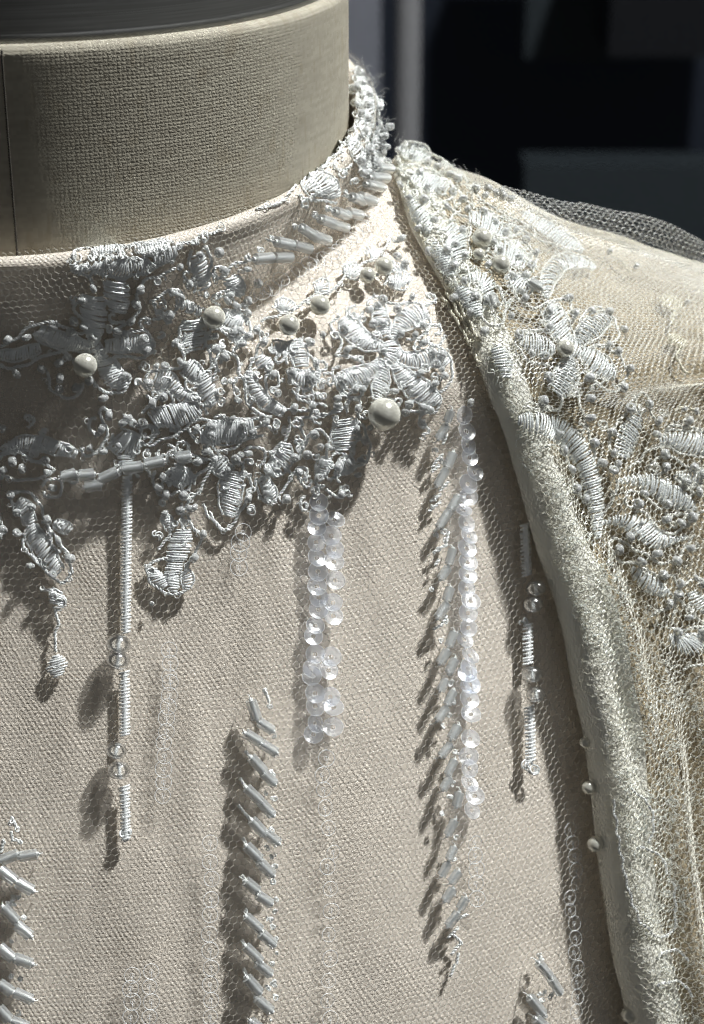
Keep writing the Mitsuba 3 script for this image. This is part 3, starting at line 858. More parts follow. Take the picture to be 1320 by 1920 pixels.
applique('scroll_applique', on_body, ZB, label='curled scroll left of the biggest pearl',
    sat=[[(240, 720, 25), (270, 745, 38), (310, 770, 18)], [(195, 800, 18), (220, 890, 28), (290, 965, 28), (380, 1010, 16)], [(430, 630, 32), (455, 700, 40), (475, 765, 28)], [(310, 665, 22), (370, 665, 28), (420, 670, 14)], [(430, 810, 22), (500, 840, 45), (550, 800, 25)], [(20, 470, 18), (80, 500, 34), (130, 530, 20)], [(90, 290, 40), (120, 330, 46), (160, 340, 22)]],
    cords=[[(250, 640), (210, 740), (170, 860), (180, 950), (230, 1010), (310, 1030)], [(300, 800), (280, 880), (320, 960), (400, 1000), (500, 1000), (560, 1020), (640, 1010), (715, 970)], [(290, 810), (340, 800), (350, 850), (320, 880)], [(400, 790), (450, 860), (545, 840), (565, 780), (500, 700)], [(440, 620), (500, 655), (535, 640)], [(450, 880), (470, 950), (540, 960), (600, 990)], [(420, 900), (500, 930), (570, 900)],
           [(-30, 250), (40, 290), (90, 230), (160, 200), (230, 180)], [(30, 380), (90, 370), (120, 440), (180, 400)], [(140, 500), (200, 560), (160, 620), (100, 610)], [(-30, 560), (40, 570), (90, 620), (160, 650)], [(20, 700), (80, 690), (140, 760), (120, 800)]],
    beads=[(225, 580), (165, 405), (220, 310), (165, 235), (40, 240), (145, 650), (60, 720), (265, 645), (515, 645), (310, 815), (340, 910), (410, 800), (545, 755), (425, 985), (525, 975), (660, 970), (100, 590), (60, 400), (180, 490), (520, 830)], loops=[(60, 850, 5), (120, 900, 4), (40, 950, 5)])
applique('lace_border', on_body, ZG, label='scalloped lace edge left of the biggest pearl',
    sat=[[(100, 370, 40), (95, 480, 58), (85, 620, 28)], [(740, 80, 48), (735, 170, 64), (725, 250, 40)], [(400, 215, 26), (385, 300, 52), (330, 370, 34)], [(270, 400, 14), (310, 470, 30), (340, 530, 14)], [(0, 120, 40), (70, 130, 55), (150, 140, 30)], [(640, 300, 18), (620, 340, 34), (590, 400, 16)], [(780, 300, 22), (740, 340, 40), (690, 370, 18)], [(0, 300, 22), (40, 340, 42), (60, 400, 18)]],
    cords=[[(150, 370), (210, 430), (180, 540), (125, 640), (90, 690)], [(-30, 600), (0, 640), (40, 700), (90, 690)], [(250, 410), (255, 500), (320, 555), (380, 490), (430, 410), (400, 360)], [(480, 300), (520, 200), (570, 140), (625, 150), (640, 250), (600, 340)], [(420, 110), (400, 200), (350, 260), (320, 330)], [(800, 70), (865, 180), (870, 290), (800, 350), (700, 400)], [(620, 380), (655, 415), (690, 380), (660, 340)], [(170, 260), (230, 230), (290, 270), (260, 330)], [(0, 70), (100, 80), (190, 130), (260, 120), (330, 130)], [(440, 90), (520, 70), (600, 60), (720, 20)], [(0, 240), (80, 250), (170, 200), (280, 170)], [(560, 420), (590, 470), (560, 520)]],
    beads=[(300, 370), (475, 375), (520, 275), (610, 320), (690, 345), (845, 195), (825, 310), (800, 130), (190, 265), (190, 520), (295, 490), (405, 525), (585, 405), (710, 500), (165, 100), (215, 150), (290, 90), (640, 230), (560, 160), (760, 320), (450, 290), (120, 300)], loops=[(735, 480, 6), (765, 515, 4), (560, 480, 5), (600, 450, 4), (350, 330, 5)])
# --- collar lip, right: bugles, sequins, dense beadwork
_c = []
bug = numbered(f'{gown}__bugle_row')
for row in ((195, 1095, 285, 1085), (290, 1085, 385, 1085), (305, 1000, 400, 1022), (395, 1018, 490, 1042), (435, 925, 530, 985), (500, 965, 590, 1000), (540, 880, 610, 905), (600, 908, 685, 930), (615, 840, 690, 865), (690, 868, 765, 885), (705, 765, 775, 790), (755, 785, 835, 815), (785, 720, 880, 740), (815, 680, 905, 690), (850, 630, 930, 640)):
    add_bugle(on_body, bug, *[a for p in ((400 + row[0] / 2.8696, 100 + row[1] / 2.8696), (400 + row[2] / 2.8696, 100 + row[3] / 2.8696)) for a in p], r=9.5, lift=0.5, cores=_c)
for x, y in ((180, 1090), (300, 990), (430, 930), (530, 870), (610, 830), (700, 750), (240, 1050)):
    _c.append(knot(on_body, 400 + x / 2.8696, 100 + y / 2.8696, 7, 4))
scene[bug] = mikit.ply((join(_c)[0] * MM, join(_c)[1]), 'm_cord', smooth=True)
labels[bug] = {'label': 'row of paired bugle beads under the collar lip'}


def sequin_row(at, zoom, spots, r, label, tilt=None, thread=True):
    x0, y0, k = zoom
    full = numbered(f'{gown}__sequin_row')
    px = np.array([(x0 + p[0] / k, y0 + p[1] / k) for p in spots])
    ts = []
    for i, (u, v) in enumerate(px):
        add_sequin(at, full, u, v, r * rng.uniform(0.93, 1.05), None if tilt is None else np.asarray(tilt) + rng.normal(0, 0.17, 3), lift=0.22 + 0.12 * (i % 2), rims=ts)
        P, N = at(np.array([[u, v - r * 0.1], [u + 1, v + r * 0.5], [u, v + r * 0.95]]))
        ts.append(tubes((P + N * np.array([0.25, 0.55, 0.3])[:, None])[None], 0.05, 4, N[None]))
    scene[full] = mikit.ply((join(ts)[0] * MM, join(ts)[1]), 'm_rim', smooth=True)
    labels[full] = {'label': label}


sequin_row(on_body, ZC, [(215, 1295), (260, 1290), (310, 1270), (360, 1225), (455, 1170), (510, 1140), (550, 1120), (590, 1115), (630, 1085), (670, 1070), (700, 1040), (735, 1000), (765, 975), (795, 940), (825, 910), (850, 885), (870, 855)], 16.5, 'row of clear sequins curving round the right of the collar')
applique('collar_edge_beadwork', on_body, ZC, label='dense beaded lace on the right edge of the collar',
    sat=[[(830, 200, 28), (845, 260, 42), (855, 320, 28)], [(840, 400, 22), (865, 470, 36), (850, 560, 24)], [(800, 540, 24), (815, 590, 32), (830, 640, 18)], [(530, 660, 22), (590, 700, 50), (650, 770, 30)], [(480, 690, 18), (520, 710, 36), (560, 760, 22)], [(780, 140, 14), (800, 180, 28), (820, 220, 16)], [(880, 560, 14), (885, 620, 26), (880, 680, 14)]],
    cords=[[(400, 770), (480, 690), (560, 640), (640, 560), (690, 480), (720, 445), (760, 400)], [(230, 840), (300, 830), (390, 785)], [(450, 770), (550, 790), (650, 800)], [(760, 420), (800, 560), (830, 640)], [(790, 130), (820, 190), (880, 230), (900, 290)], [(810, 300), (870, 330), (900, 420), (890, 520)], [(780, 330), (790, 420), (840, 440)], [(850, 600), (900, 600), (920, 560)], [(700, 500), (680, 450), (730, 470)], [(640, 560), (660, 530), (690, 540)], [(770, 250), (790, 320), (770, 400), (790, 480)]],
    beads=[(835, 155), (900, 300), (870, 360), (920, 390), (905, 500), (905, 560), (800, 440), (780, 640), (850, 590), (890, 440), (860, 200), (785, 130), (880, 260), (800, 350), (830, 300), (930, 610), (840, 660), (860, 400), (900, 660), (820, 500), (780, 200)], loops=[(790, 110, 6), (880, 330, 6), (850, 520, 6), (830, 380, 5), (810, 240, 5)])

applique('collar_edge_beadwork', on_body, (0, 0, 1), label='beads and thread loops bristling on the collar lip at its right end', sat=[[(672, 150, 4), (684, 175, 9), (690, 205, 6)], [(680, 215, 6), (692, 245, 11), (696, 280, 6)], [(655, 262, 5), (672, 290, 10), (690, 320, 6)]],
    cords=[[(664, 140), (684, 150), (694, 180), (700, 215)], [(668, 180), (682, 200), (694, 235), (702, 260)], [(640, 265), (660, 245), (676, 240)], [(670, 230), (684, 262), (700, 290), (704, 320)], [(700, 190), (708, 225), (706, 262)], [(604, 318), (630, 292), (652, 270), (668, 262)], [(560, 330), (585, 322), (610, 312)]],
    beads=[(690, 152), (702, 170), (708, 200), (712, 222), (712, 245), (708, 268), (712, 290), (700, 205), (690, 185), (680, 165), (676, 205), (686, 230), (696, 255), (694, 300), (704, 310), (684, 280), (672, 262), (668, 300)],
    loops=[(672, 148, 8), (682, 172, 8), (692, 200, 8), (696, 230, 8), (700, 262, 8), (676, 222, 7), (686, 250, 7), (690, 285, 7), (664, 170, 7), (672, 195, 7), (700, 300, 7), (660, 282, 6)])

# fine filling between the motifs: small curls, knots and tiny beads
def in_poly(p, poly):
    x, y = p[:, 0], p[:, 1]
    inside = np.zeros(len(p), bool)
    for (x0, y0), (x1, y1) in zip(poly, poly[1:] + poly[:1]):
        c = ((y0 > y) != (y1 > y)) & (x < (x1 - x0) * (y - y0) / (y1 - y0 + 1e-9) + x0)
        inside ^= c
    return inside


def filling(poly, n, label, seed, keep=lambda c: c[:, 0] > -1, at=on_body, cmat='m_cord', br=7.8):
    g = np.random.default_rng(seed)
    P0 = np.array(poly, float)
    c = g.uniform(P0.min(0), P0.max(0), (n * 8, 2))
    c = c[in_poly(c, poly) & keep(c)]
    pick = []
    for p in c:
        if all((p[0] - q[0]) ** 2 + (p[1] - q[1]) ** 2 > 19 ** 2 for q in pick):
            pick.append(p)
        if len(pick) >= n:
            break
    curls, beads, loops = [], [], []
    for i, p in enumerate(pick):
        if i % 3 == 0:
            a, k = g.uniform(0, 6.28), g.uniform(0.45, 0.9) * g.choice([-1, 1])
            pts = [tuple(p)]
            for s in range(7):
                a += k * (0.5 + s / 5)
                pts.append((pts[-1][0] + 9 * math.cos(a) * (1.1 - s / 12), pts[-1][1] + 9 * math.sin(a) * (1.1 - s / 12)))
            curls.append(pts)
        elif i % 6 == 1:
            beads.append(tuple(p))
        else:
            loops.append((*p, 5))
    return applique('lace_filling', at, (0, 0, 1), cmat=cmat, cords=curls, beads=beads, loops=loops, label=label, br=br, fuzz=0.3)


filling([(0, 620), (130, 520), (230, 480), (330, 480), (420, 470), (470, 560), (430, 700), (380, 900), (330, 1040), (290, 1000), (300, 890), (0, 900)], 95, 'small curls and tiny beads filling the lace at the left of the collar', 301, keep=lambda c: (c[:, 0] > 260) | (c[:, 1] > 800) | (np.hypot(c[:, 0] - 175, c[:, 1] - 620) < 75))
filling([(430, 620), (540, 620), (640, 590), (700, 480), (760, 500), (850, 640), (840, 760), (780, 765), (690, 830), (680, 890), (560, 950), (430, 960), (390, 880), (440, 760)], 120, 'small curls and tiny beads filling the lace round the biggest pearl', 302)
filling([(470, 450), (600, 340), (660, 260), (700, 180), (715, 250), (710, 330), (640, 350), (560, 410)], 26, 'small curls and tiny beads along the collar lip at the right', 303)

# --- tails and drops on the chest
applique('leaf_applique', on_body, ZF, label='beaded leaf hanging from the collar at the far left',
    sat=[[(110, 470, 20), (150, 540, 34), (170, 600, 26)], [(170, 620, 30), (210, 700, 46), (270, 790, 46), (330, 880, 24)], [(310, 600, 16), (350, 620, 30), (395, 640, 14)], [(330, 985, 22), (325, 1040, 46), (330, 1090, 18)], [(315, 1350, 18), (320, 1400, 52), (325, 1460, 24)]],
    cords=[[(60, 440), (130, 420), (200, 460), (240, 530), (260, 600), (330, 700), (390, 800), (400, 860), (370, 930), (310, 920), (250, 860), (190, 800), (140, 740), (125, 690)], [(60, 450), (90, 540), (130, 580), (190, 640), (240, 720)], [(310, 1090), (325, 1180), (310, 1250), (325, 1330)], [(0, 240), (60, 200), (120, 210), (190, 250), (240, 240)], [(-20, 520), (10, 600), (0, 680)], [(230, 590), (280, 640), (290, 720), (340, 760)], [(230, 980), (280, 975), (300, 960)]],
    beads=[(65, 440), (100, 540), (180, 510), (270, 580), (100, 655), (330, 700), (395, 800), (175, 840), (300, 890), (0, 670), (20, 640)], loops=[(345, 1050, 6), (300, 1010, 5), (350, 620, 5), (320, 1400, 5)])
applique('leaf_applique', on_body, ZF, label='beaded leaf hanging from the collar right of the wrapped thread line',
    sat=[[(1030, 640, 40), (1010, 730, 56), (985, 830, 48), (960, 930, 26)], [(960, 880, 30), (965, 930, 40), (975, 985, 18)], [(1040, 870, 14), (1055, 920, 28), (1050, 970, 14)], [(860, 860, 20), (880, 910, 40), (930, 960, 20)], [(920, 560, 14), (940, 590, 26), (960, 640, 12)], [(960, 300, 30), (1010, 340, 48), (1080, 350, 20)]],
    cords=[[(870, 310), (870, 400), (910, 450), (980, 430), (1030, 440)], [(1030, 490), (1020, 570), (1040, 640)], [(1060, 560), (1100, 640), (1130, 680), (1090, 780), (1040, 870)], [(920, 540), (955, 610), (940, 690), (885, 745)], [(825, 840), (830, 900), (870, 960), (930, 990), (990, 1005), (1050, 970)], [(1140, 500), (1180, 570), (1240, 625), (1290, 635)], [(1280, 230), (1180, 300), (1120, 420), (1060, 480), (1030, 560)], [(1060, 160), (1090, 220), (1170, 240), (1200, 210)], [(830, 850), (880, 810), (940, 800)]],
    beads=[(920, 340), (1030, 445), (1010, 530), (1090, 515), (1140, 665), (1090, 800), (1110, 250), (930, 440), (890, 400), (1180, 200)], loops=[(850, 870, 6), (850, 1060, 4), (1040, 600, 5)])
_c = []
bug = numbered(f'{gown}__bugle_row')
for a in ((345, 335, 432, 312), (440, 325, 530, 318), (470, 392, 568, 378), (555, 348, 660, 300), (680, 288, 798, 274), (802, 262, 920, 240), (985, 222, 1066, 216)):
    add_bugle(on_body, bug, a[0] / 3, 780 + a[1] / 3, a[2] / 3, 780 + a[3] / 3, r=10.5, lift=0.7, cores=_c)
scene[bug] = mikit.ply((join(_c)[0] * MM, join(_c)[1]), 'm_cord', smooth=True)
labels[bug] = {'label': 'broken horizontal row of bugle beads along the collar seam'}


def drop(label, segs, beads, ends=(), hw=8.5):
    """A drop: wound thread with pairs of round clear beads."""
    full = numbered(f'{gown}__bead_drop')
    c = [coil(on_body, s, hw) for s in segs]
    for (u, v, r) in beads:
        _, n = on_body(np.array([[u, v]]))
        add_bead(on_body, full, u, v, r, lift=0.55, axis=np.array([0.12, 0, 1.0]) + rng.normal(0, 0.1, 3), cores=c, name='round_bead')
    for (u, v, s, n) in ends:
        c.append(knot(on_body, u, v, s, n, 0.17))
    scene[full] = mikit.ply((join(c)[0] * MM, join(c)[1]), 'm_silk', smooth=True)
    labels[full] = {'label': label}


drop('long wrapped drop with two pairs of clear beads on the left of the chest', [[(238, 893), (237, 1000), (236, 1100), (236, 1185)], [(233, 1262), (234, 1320), (234, 1378)], [(233, 1475), (234, 1500), (236, 1572)]],
     [(223, 1207, 22), (222, 1237, 24), (219, 1406, 21.5), (224, 1443, 21)], [(236, 1560, 9, 8), (235, 1530, 8, 5), (236, 1575, 6, 4)], 8.8)
drop('wrapped drop with two pairs of clear beads beside the sleeve fold', [[(982, 985), (984, 1040), (986, 1078)], [(988, 1172), (988, 1210), (988, 1244)], [(990, 1325), (992, 1370), (993, 1425)]],
     [(994, 1103, 19), (988, 1133, 19), (986, 1264, 19.5), (994, 1302, 19.5)], [(991, 1438, 13, 9), (980, 1165, 7, 4)], 9.0)

# --- bugle columns
def bugle_column(zoom, rows, knots, label, r=8.4, twists=(), tips=()):
    x0, y0, k = zoom
    full, c = numbered(f'{gown}__bugle_column'), []
    for a in rows:
        add_bugle(on_body, full, x0 + a[0] / k, y0 + a[1] / k, x0 + a[2] / k, y0 + a[3] / k, r=r, cores=c)
    for (x, y) in knots:
        c.append(knot(on_body, x0 + x / k, y0 + y / k, 5.5, 4, 0.13))
    for (x, y, dx, dy) in twists:
        c.append(twist(on_body, x0 + x / k, y0 + y / k, dx / k, dy / k, 0.17))
    scene[full] = mikit.ply((join(c)[0] * MM, join(c)[1]), 'm_cord', smooth=True)
    labels[full] = {'label': label}


_kb = lambda rows: [((740 + (720 - 740)) * 0 + (a[0] / 2.91 - 20) * 3.43, (a[1] / 2.91 + 520) * 3.43, (a[2] / 2.91 - 20) * 3.43, (a[3] / 2.91 + 520) * 3.43) for a in rows]
_kp = lambda pts: [((a[0] / 2.91 - 20) * 3.43, (a[1] / 2.91 + 520) * 3.43) for a in pts]
bugle_column(ZH, [(345, 90, 312, 170), (318, 190, 258, 280), (358, 370, 312, 470), (310, 475, 248, 590), (388, 655, 332, 745), (332, 745, 258, 860), (350, 990, 322, 1095), (325, 1110, 272, 1190), (340, 1240, 310, 1330), (318, 1345, 252, 1440), (362, 1525, 322, 1620), (318, 1640, 266, 1730), (368, 1695, 322, 1790), (310, 1830, 270, 1905)]
    + _kb([(365, 100, 322, 180), (328, 192, 272, 265), (390, 290, 345, 365), (350, 392, 292, 460), (370, 475, 328, 560), (345, 572, 300, 640), (395, 650, 375, 735), (370, 800, 327, 890), (370, 950, 332, 1020), (338, 1032, 297, 1110), (392, 1080, 347, 1145), (360, 1172, 312, 1245), (428, 1222, 395, 1290), (388, 1302, 332, 1385)]),
    [(310, 270), (250, 360), (290, 420), (310, 590), (250, 670), (240, 720), (250, 900), (310, 880), (320, 940), (270, 1000), (240, 1250), (320, 1460), (290, 1580), (350, 1790)] + _kp([(360, 60), (370, 160), (350, 240), (320, 290), (380, 440), (370, 600), (350, 680), (310, 770), (385, 900), (380, 1020), (375, 1210)]),
    'long column of slanted bugle beads beside the bright sequins',
    twists=[(330, 250, -30, 70), (300, 380, -70, 90), (280, 450, -50, 50), (340, 560, -60, 60), (290, 640, -70, 50), (290, 690, -80, 60), (250, 870, 20, 50), (340, 880, -20, 100), (330, 960, -90, 60), (280, 1060, -30, 40), (330, 1420, -40, 60), (300, 1480, -60, 30)]
    + [(a, b, c * 1.18, d * 1.18) for (a, b), (c, d) in zip(_kp([(390, 1350), (400, 1390), (370, 1430), (410, 1480), (400, 1530), (380, 1590)]), [(60, -30), (-60, 60), (50, 50), (-50, 60), (-10, 60), (-25, 70)])])
bugle_column(ZJ, [(312, 150, 348, 260), (355, 268, 435, 322), (280, 330, 370, 385), (365, 385, 452, 440), (310, 460, 388, 545), (378, 545, 442, 610), (285, 625, 370, 708), (362, 702, 432, 780), (312, 800, 388, 882), (388, 870, 462, 932), (285, 940, 365, 1020), (352, 1025, 432, 1105), (280, 1130, 352, 1190), (345, 1205, 425, 1260), (285, 1322, 368, 1400), (362, 1412, 440, 1482), (280, 1482, 368, 1570), (342, 1575, 422, 1642), (285, 1652, 362, 1740), (338, 1765, 425, 1840), (308, 1890, 385, 1950)],
    [(400, 110), (420, 180), (450, 360), (445, 450), (430, 540), (450, 600), (400, 660), (440, 690), (440, 780), (430, 860), (410, 960), (440, 1000), (440, 1060), (440, 1140), (450, 1240), (450, 1300), (410, 1340), (440, 1390), (450, 1450), (460, 1530), (430, 1590), (440, 1690), (410, 1720), (450, 1770), (430, 1890), (400, 100), (425, 1350), (440, 1700), (445, 560)],
    'column of slanted bugle beads at the bottom middle', 9.2, twists=[(320, 470, -35, -40), (300, 640, -40, -60), (315, 810, -65, -85), (300, 950, -25, -45), (295, 1140, -25, -35), (300, 1330, -10, -40), (290, 1490, -20, -30), (300, 1660, -20, -45), (400, 110, 20, 60)])
bugle_column(ZI, [(8, 1050, 104, 1015), (106, 1030, 205, 1015), (0, 1092, 90, 1160), (92, 1160, 180, 1212), (20, 1290, 98, 1372), (90, 1385, 170, 1450), (0, 1500, 82, 1568), (80, 1560, 180, 1595), (0, 1690, 72, 1745), (80, 1742, 180, 1785), (0, 1820, 62, 1890), (70, 1890, 160, 1925)],
    [(70, 850), (90, 890), (100, 950), (60, 1280), (70, 1250), (100, 1240), (60, 1480), (60, 1660), (110, 1680), (20, 960), (130, 1350), (100, 1600), (100, 1860)], 'column of slanted bugle beads at the bottom left corner', 9.6, twists=[(60, 820, 30, 60), (60, 900, 10, 50), (80, 940, 40, 20), (20, 940, -10, 70), (30, 1270, 60, 20)])
bugle_column(ZK, [(815, 1575, 885, 1655), (882, 1660, 938, 1745), (775, 1765, 850, 1860), (800, 1880, 880, 1950)], [(835, 1540), (850, 1560), (840, 1750), (870, 1750), (900, 1770), (850, 1790), (910, 1760), (860, 1870)], 'short group of bugle beads at the bottom right of the bodice', 9.6)

# --- sequin columns
sequin_row(on_body, ZH, [(440, 130), (455, 235), (465, 325), (475, 405), (510, 500), (465, 575), (470, 660), (435, 745), (455, 830), (470, 910), (460, 990), (465, 1080), (465, 1165), (455, 1250), (485, 1330), (465, 1405), (470, 1500), (440, 1575), (480, 1680), (465, 1760), (490, 1865)] + _kp([(450, 8), (465, 70), (460, 150), (470, 230), (465, 365), (458, 460), (460, 525), (462, 610), (490, 675), (475, 755)]),
           19.5, 'column of brightly glinting sequins beside the long bugle column', tilt=(-0.05, 0.26, 0.33))
sequin_row(on_body, ZK, [(490, 930), (490, 1000), (500, 1075), (495, 1150), (505, 1235)], 16, 'short run of clear sequins below the bright sequin column')
sequin_row(on_body, ZG, [(590, 545), (590, 620), (580, 690), (575, 770), (580, 860), (585, 935), (580, 1020), (590, 1080), (590, 1150), (570, 1240), (560, 1300), (570, 1400), (552, 1480), (552, 1520), (570, 1620), (570, 1690), (570, 1790), (560, 1850)], 19, 'left line of the double sequin column below the scalloped lace', tilt=(-0.08, 0.12, 0.20))
sequin_row(on_body, ZG, [(680, 645), (660, 735), (680, 810), (675, 880), (685, 985), (670, 1110), (672, 1185), (660, 1415), (645, 1490), (655, 1640), (675, 1700), (670, 1810)], 19.5, 'right line of the double sequin column below the scalloped lace', tilt=(-0.06, 0.22, 0.32))
sequin_row(on_body, ZJ, [(730, 470), (705, 560), (715, 640), (720, 740), (740, 850), (765, 980), (735, 1060), (750, 1180), (755, 1300), (740, 1430), (750, 1560), (740, 1680), (735, 1790), (750, 1890)], 15, 'sparse clear sequins down the middle of the bodice')
sequin_row(on_body, ZG, [(165, 715), (150, 770), (140, 830), (140, 910)], 17, 'four clear sequins below the left scallop of the lace')
sequin_row(on_body, ZI, [(895, -60), (900, 10), (895, 80), (900, 110), (895, 180), (890, 240), (880, 300), (880, 370), (865, 430), (870, 500), (865, 570), (865, 640), (860, 710)], 15, 'thin column of clear sequins under the leaf right of the wrapped drop')
sequin_row(on_body, ZI, [(1110, 960), (1110, 1060), (1120, 1150), (1115, 1260), (1110, 1340), (1105, 1440), (1110, 1530), (1115, 1620), (1110, 1710), (1115, 1790), (1110, 1880)], 15, 'faint sequin column left of the bottom middle bugles')
sequin_row(on_body, ZI, [(700, 1660), (690, 1730), (700, 1800), (690, 1880), (800, 1640), (790, 1720), (800, 1800), (790, 1880)], 15, 'faint pair of sequin lines at the bottom left')
sequin_row(on_body, ZK, [(1010, 860), (1020, 930), (1035, 1000), (1040, 1080), (1040, 1150), (1005, 1230), (1010, 1300), (1030, 1370), (1040, 1450), (1030, 1530), (1050, 1610), (1045, 1690), (1050, 1770), (1040, 1850)], 15, 'clear sequin column at the shadow of the sleeve')
applique('scroll_applique', on_body, ZF, sat=[], cords=[[(240, 400), (280, 350), (340, 370), (345, 430), (290, 460), (245, 420)]], beads=[(298, 400)], label='clear sequin ring stitched below the left border')

# --- pearls peeping out at the sleeve's edge: sewn on the bodice seam
pk = numbered(f'{gown}__seam_pearls')
_c = []
for (x, y, r) in ((588, 385, 34), (605, 630, 40), (643, 940, 47), (830, 1870, 50)):
    u, v = 900 + x / 2.91 - 5, 1260 + y / 2.91
    a, c = u, v
    for _ in range(5):                               # the pearl stands off the bodice: find the spot under it
        P, N = on_torso(np.array([[a, c]]))
        pos = P[0] + N[0] * (r / 2.91 * S + 4.0)
        pu, pv = project(pos)
        a, c = a + u - pu, c + v - pv
    put_copy('pearl', PEARL, matrix(np.eye(3), pos, r / 2.91 * S), pk)
    _c.append(tubes(np.stack([pos, pos + [1.6, 0.6, 0.2], pos + [3.0, 2.0, 0.3]])[None], 0.2, 6))
scene[pk] = mikit.ply((join(_c)[0] * MM, join(_c)[1]), 'm_cord', smooth=True)
labels[pk] = {'label': 'pearls half hidden behind the sleeve fold'}
# ------------------------------------------------------------------ the sleeve's embroidery
SLA = dict(label=None)
applique('flower_applique', on_sleeve, ZD, mat='m_darkened_lace_silk', cmat='m_lace_cord', fuzz=0.12, outline=0.4, label='five-petalled flower with one pearl on the sheer shoulder', br=9.5, step=4.9,
    sat=[[(775, 865, 22), (735, 790, 40), (700, 715, 30)], [(810, 860, 18), (870, 800, 38), (935, 755, 24)], [(835, 895, 18), (895, 945, 38), (955, 990, 20)], [(780, 920, 20), (765, 990, 42), (735, 1060, 28)], [(715, 885, 20), (650, 868, 44), (590, 850, 22)], [(760, 860, 30), (800, 885, 34), (820, 900, 18)]],
    cords=[[(700, 945), (640, 940), (590, 905), (565, 845), (610, 812), (700, 825)], [(820, 780), (870, 722), (930, 740), (975, 810), (960, 860), (890, 870)], [(860, 880), (930, 880), (990, 930), (1010, 990), (960, 1030)], [(735, 1050), (750, 1100), (720, 1125), (660, 1110), (600, 1105)], [(800, 1000), (855, 985), (900, 1030), (960, 1050), (1000, 1030)], [(815, 1000), (815, 1080), (835, 1150), (860, 1240), (885, 1320)], [(690, 700), (630, 720), (580, 690), (555, 640)], [(700, 700), (770, 690), (790, 740)]],
    beads=[(690, 740), (790, 750), (860, 740), (930, 745), (990, 815), (965, 900), (1015, 965), (990, 1040), (855, 1000), (690, 990), (620, 905), (675, 915), (690, 800), (660, 1090), (855, 1085), (595, 690), (440, 820), (770, 690), (850, 1160), (870, 1260), (570, 830)],
    pearls=[(745, 895, 38)], bugles=[(605, 630, 655, 662)])
applique('leaf_applique', on_sleeve, ZD, mat='m_darkened_lace_silk', cmat='m_lace_cord', fuzz=0.12, outline=0.4, label='silver crescent leaf on the sheer shoulder', sat=[[(690, 680, 6), (700, 600, 28), (745, 545, 30), (810, 535, 22), (880, 562, 6)]], cords=[[(690, 690), (690, 720)]], step=4.9)
applique('leaf_applique', on_sleeve, ZD, mat='m_darkened_lace_silk', cmat='m_lace_cord', fuzz=0.12, outline=0.4, label='pale leaf at the end of the shoulder beadwork', sat=[[(600, 350, 12), (680, 395, 24), (760, 450, 24), (830, 490, 8)]], cords=[[(440, 330), (540, 380), (640, 440), (740, 480), (830, 500)], [(590, 340), (680, 355), (770, 420), (835, 480)]], beads=[(450, 260), (480, 275), (510, 290), (540, 300), (440, 285), (500, 270)], step=4.9)
applique('leaf_applique', on_sleeve, ZD, mat='m_darkened_lace_silk', cmat='m_lace_cord', fuzz=0.12, outline=0.4, label='small scalloped leaf beside the fold of the sleeve', sat=[[(490, 880, 22), (515, 930, 32), (530, 995, 16)]], cords=[[(480, 870), (540, 910), (545, 1000)]], beads=[(400, 1090)], step=4.9)
# dense bunch gathered at the shoulder
bunch = [[(150, 90), (210, 100), (300, 150), (380, 220)], [(100, 140), (180, 160), (260, 190), (340, 260), (400, 330)], [(80, 200), (110, 170), (160, 220), (200, 280), (190, 330)], [(230, 230), (280, 210), (320, 250), (290, 300), (230, 290)], [(370, 230), (430, 290), (520, 350), (640, 400)], [(420, 340), (520, 390), (600, 400), (650, 430)],
         [(300, 380), (340, 350), (400, 380), (440, 440), (410, 500)], [(250, 420), (300, 450), (330, 520), (300, 580)], [(520, 480), (580, 460), (640, 500), (640, 560), (580, 590), (530, 560)], [(520, 590), (590, 620), (650, 600)], [(340, 560), (400, 600), (420, 650), (380, 700), (330, 650)], [(440, 640), (425, 700), (440, 770), (490, 795), (525, 740), (500, 650), (460, 645)], [(220, 500), (280, 540), (330, 620), (370, 690)], [(170, 420), (230, 400), (280, 420)], [(180, 340), (240, 350), (280, 330), (330, 340)], [(460, 420), (500, 450), (540, 440), (590, 430)]]
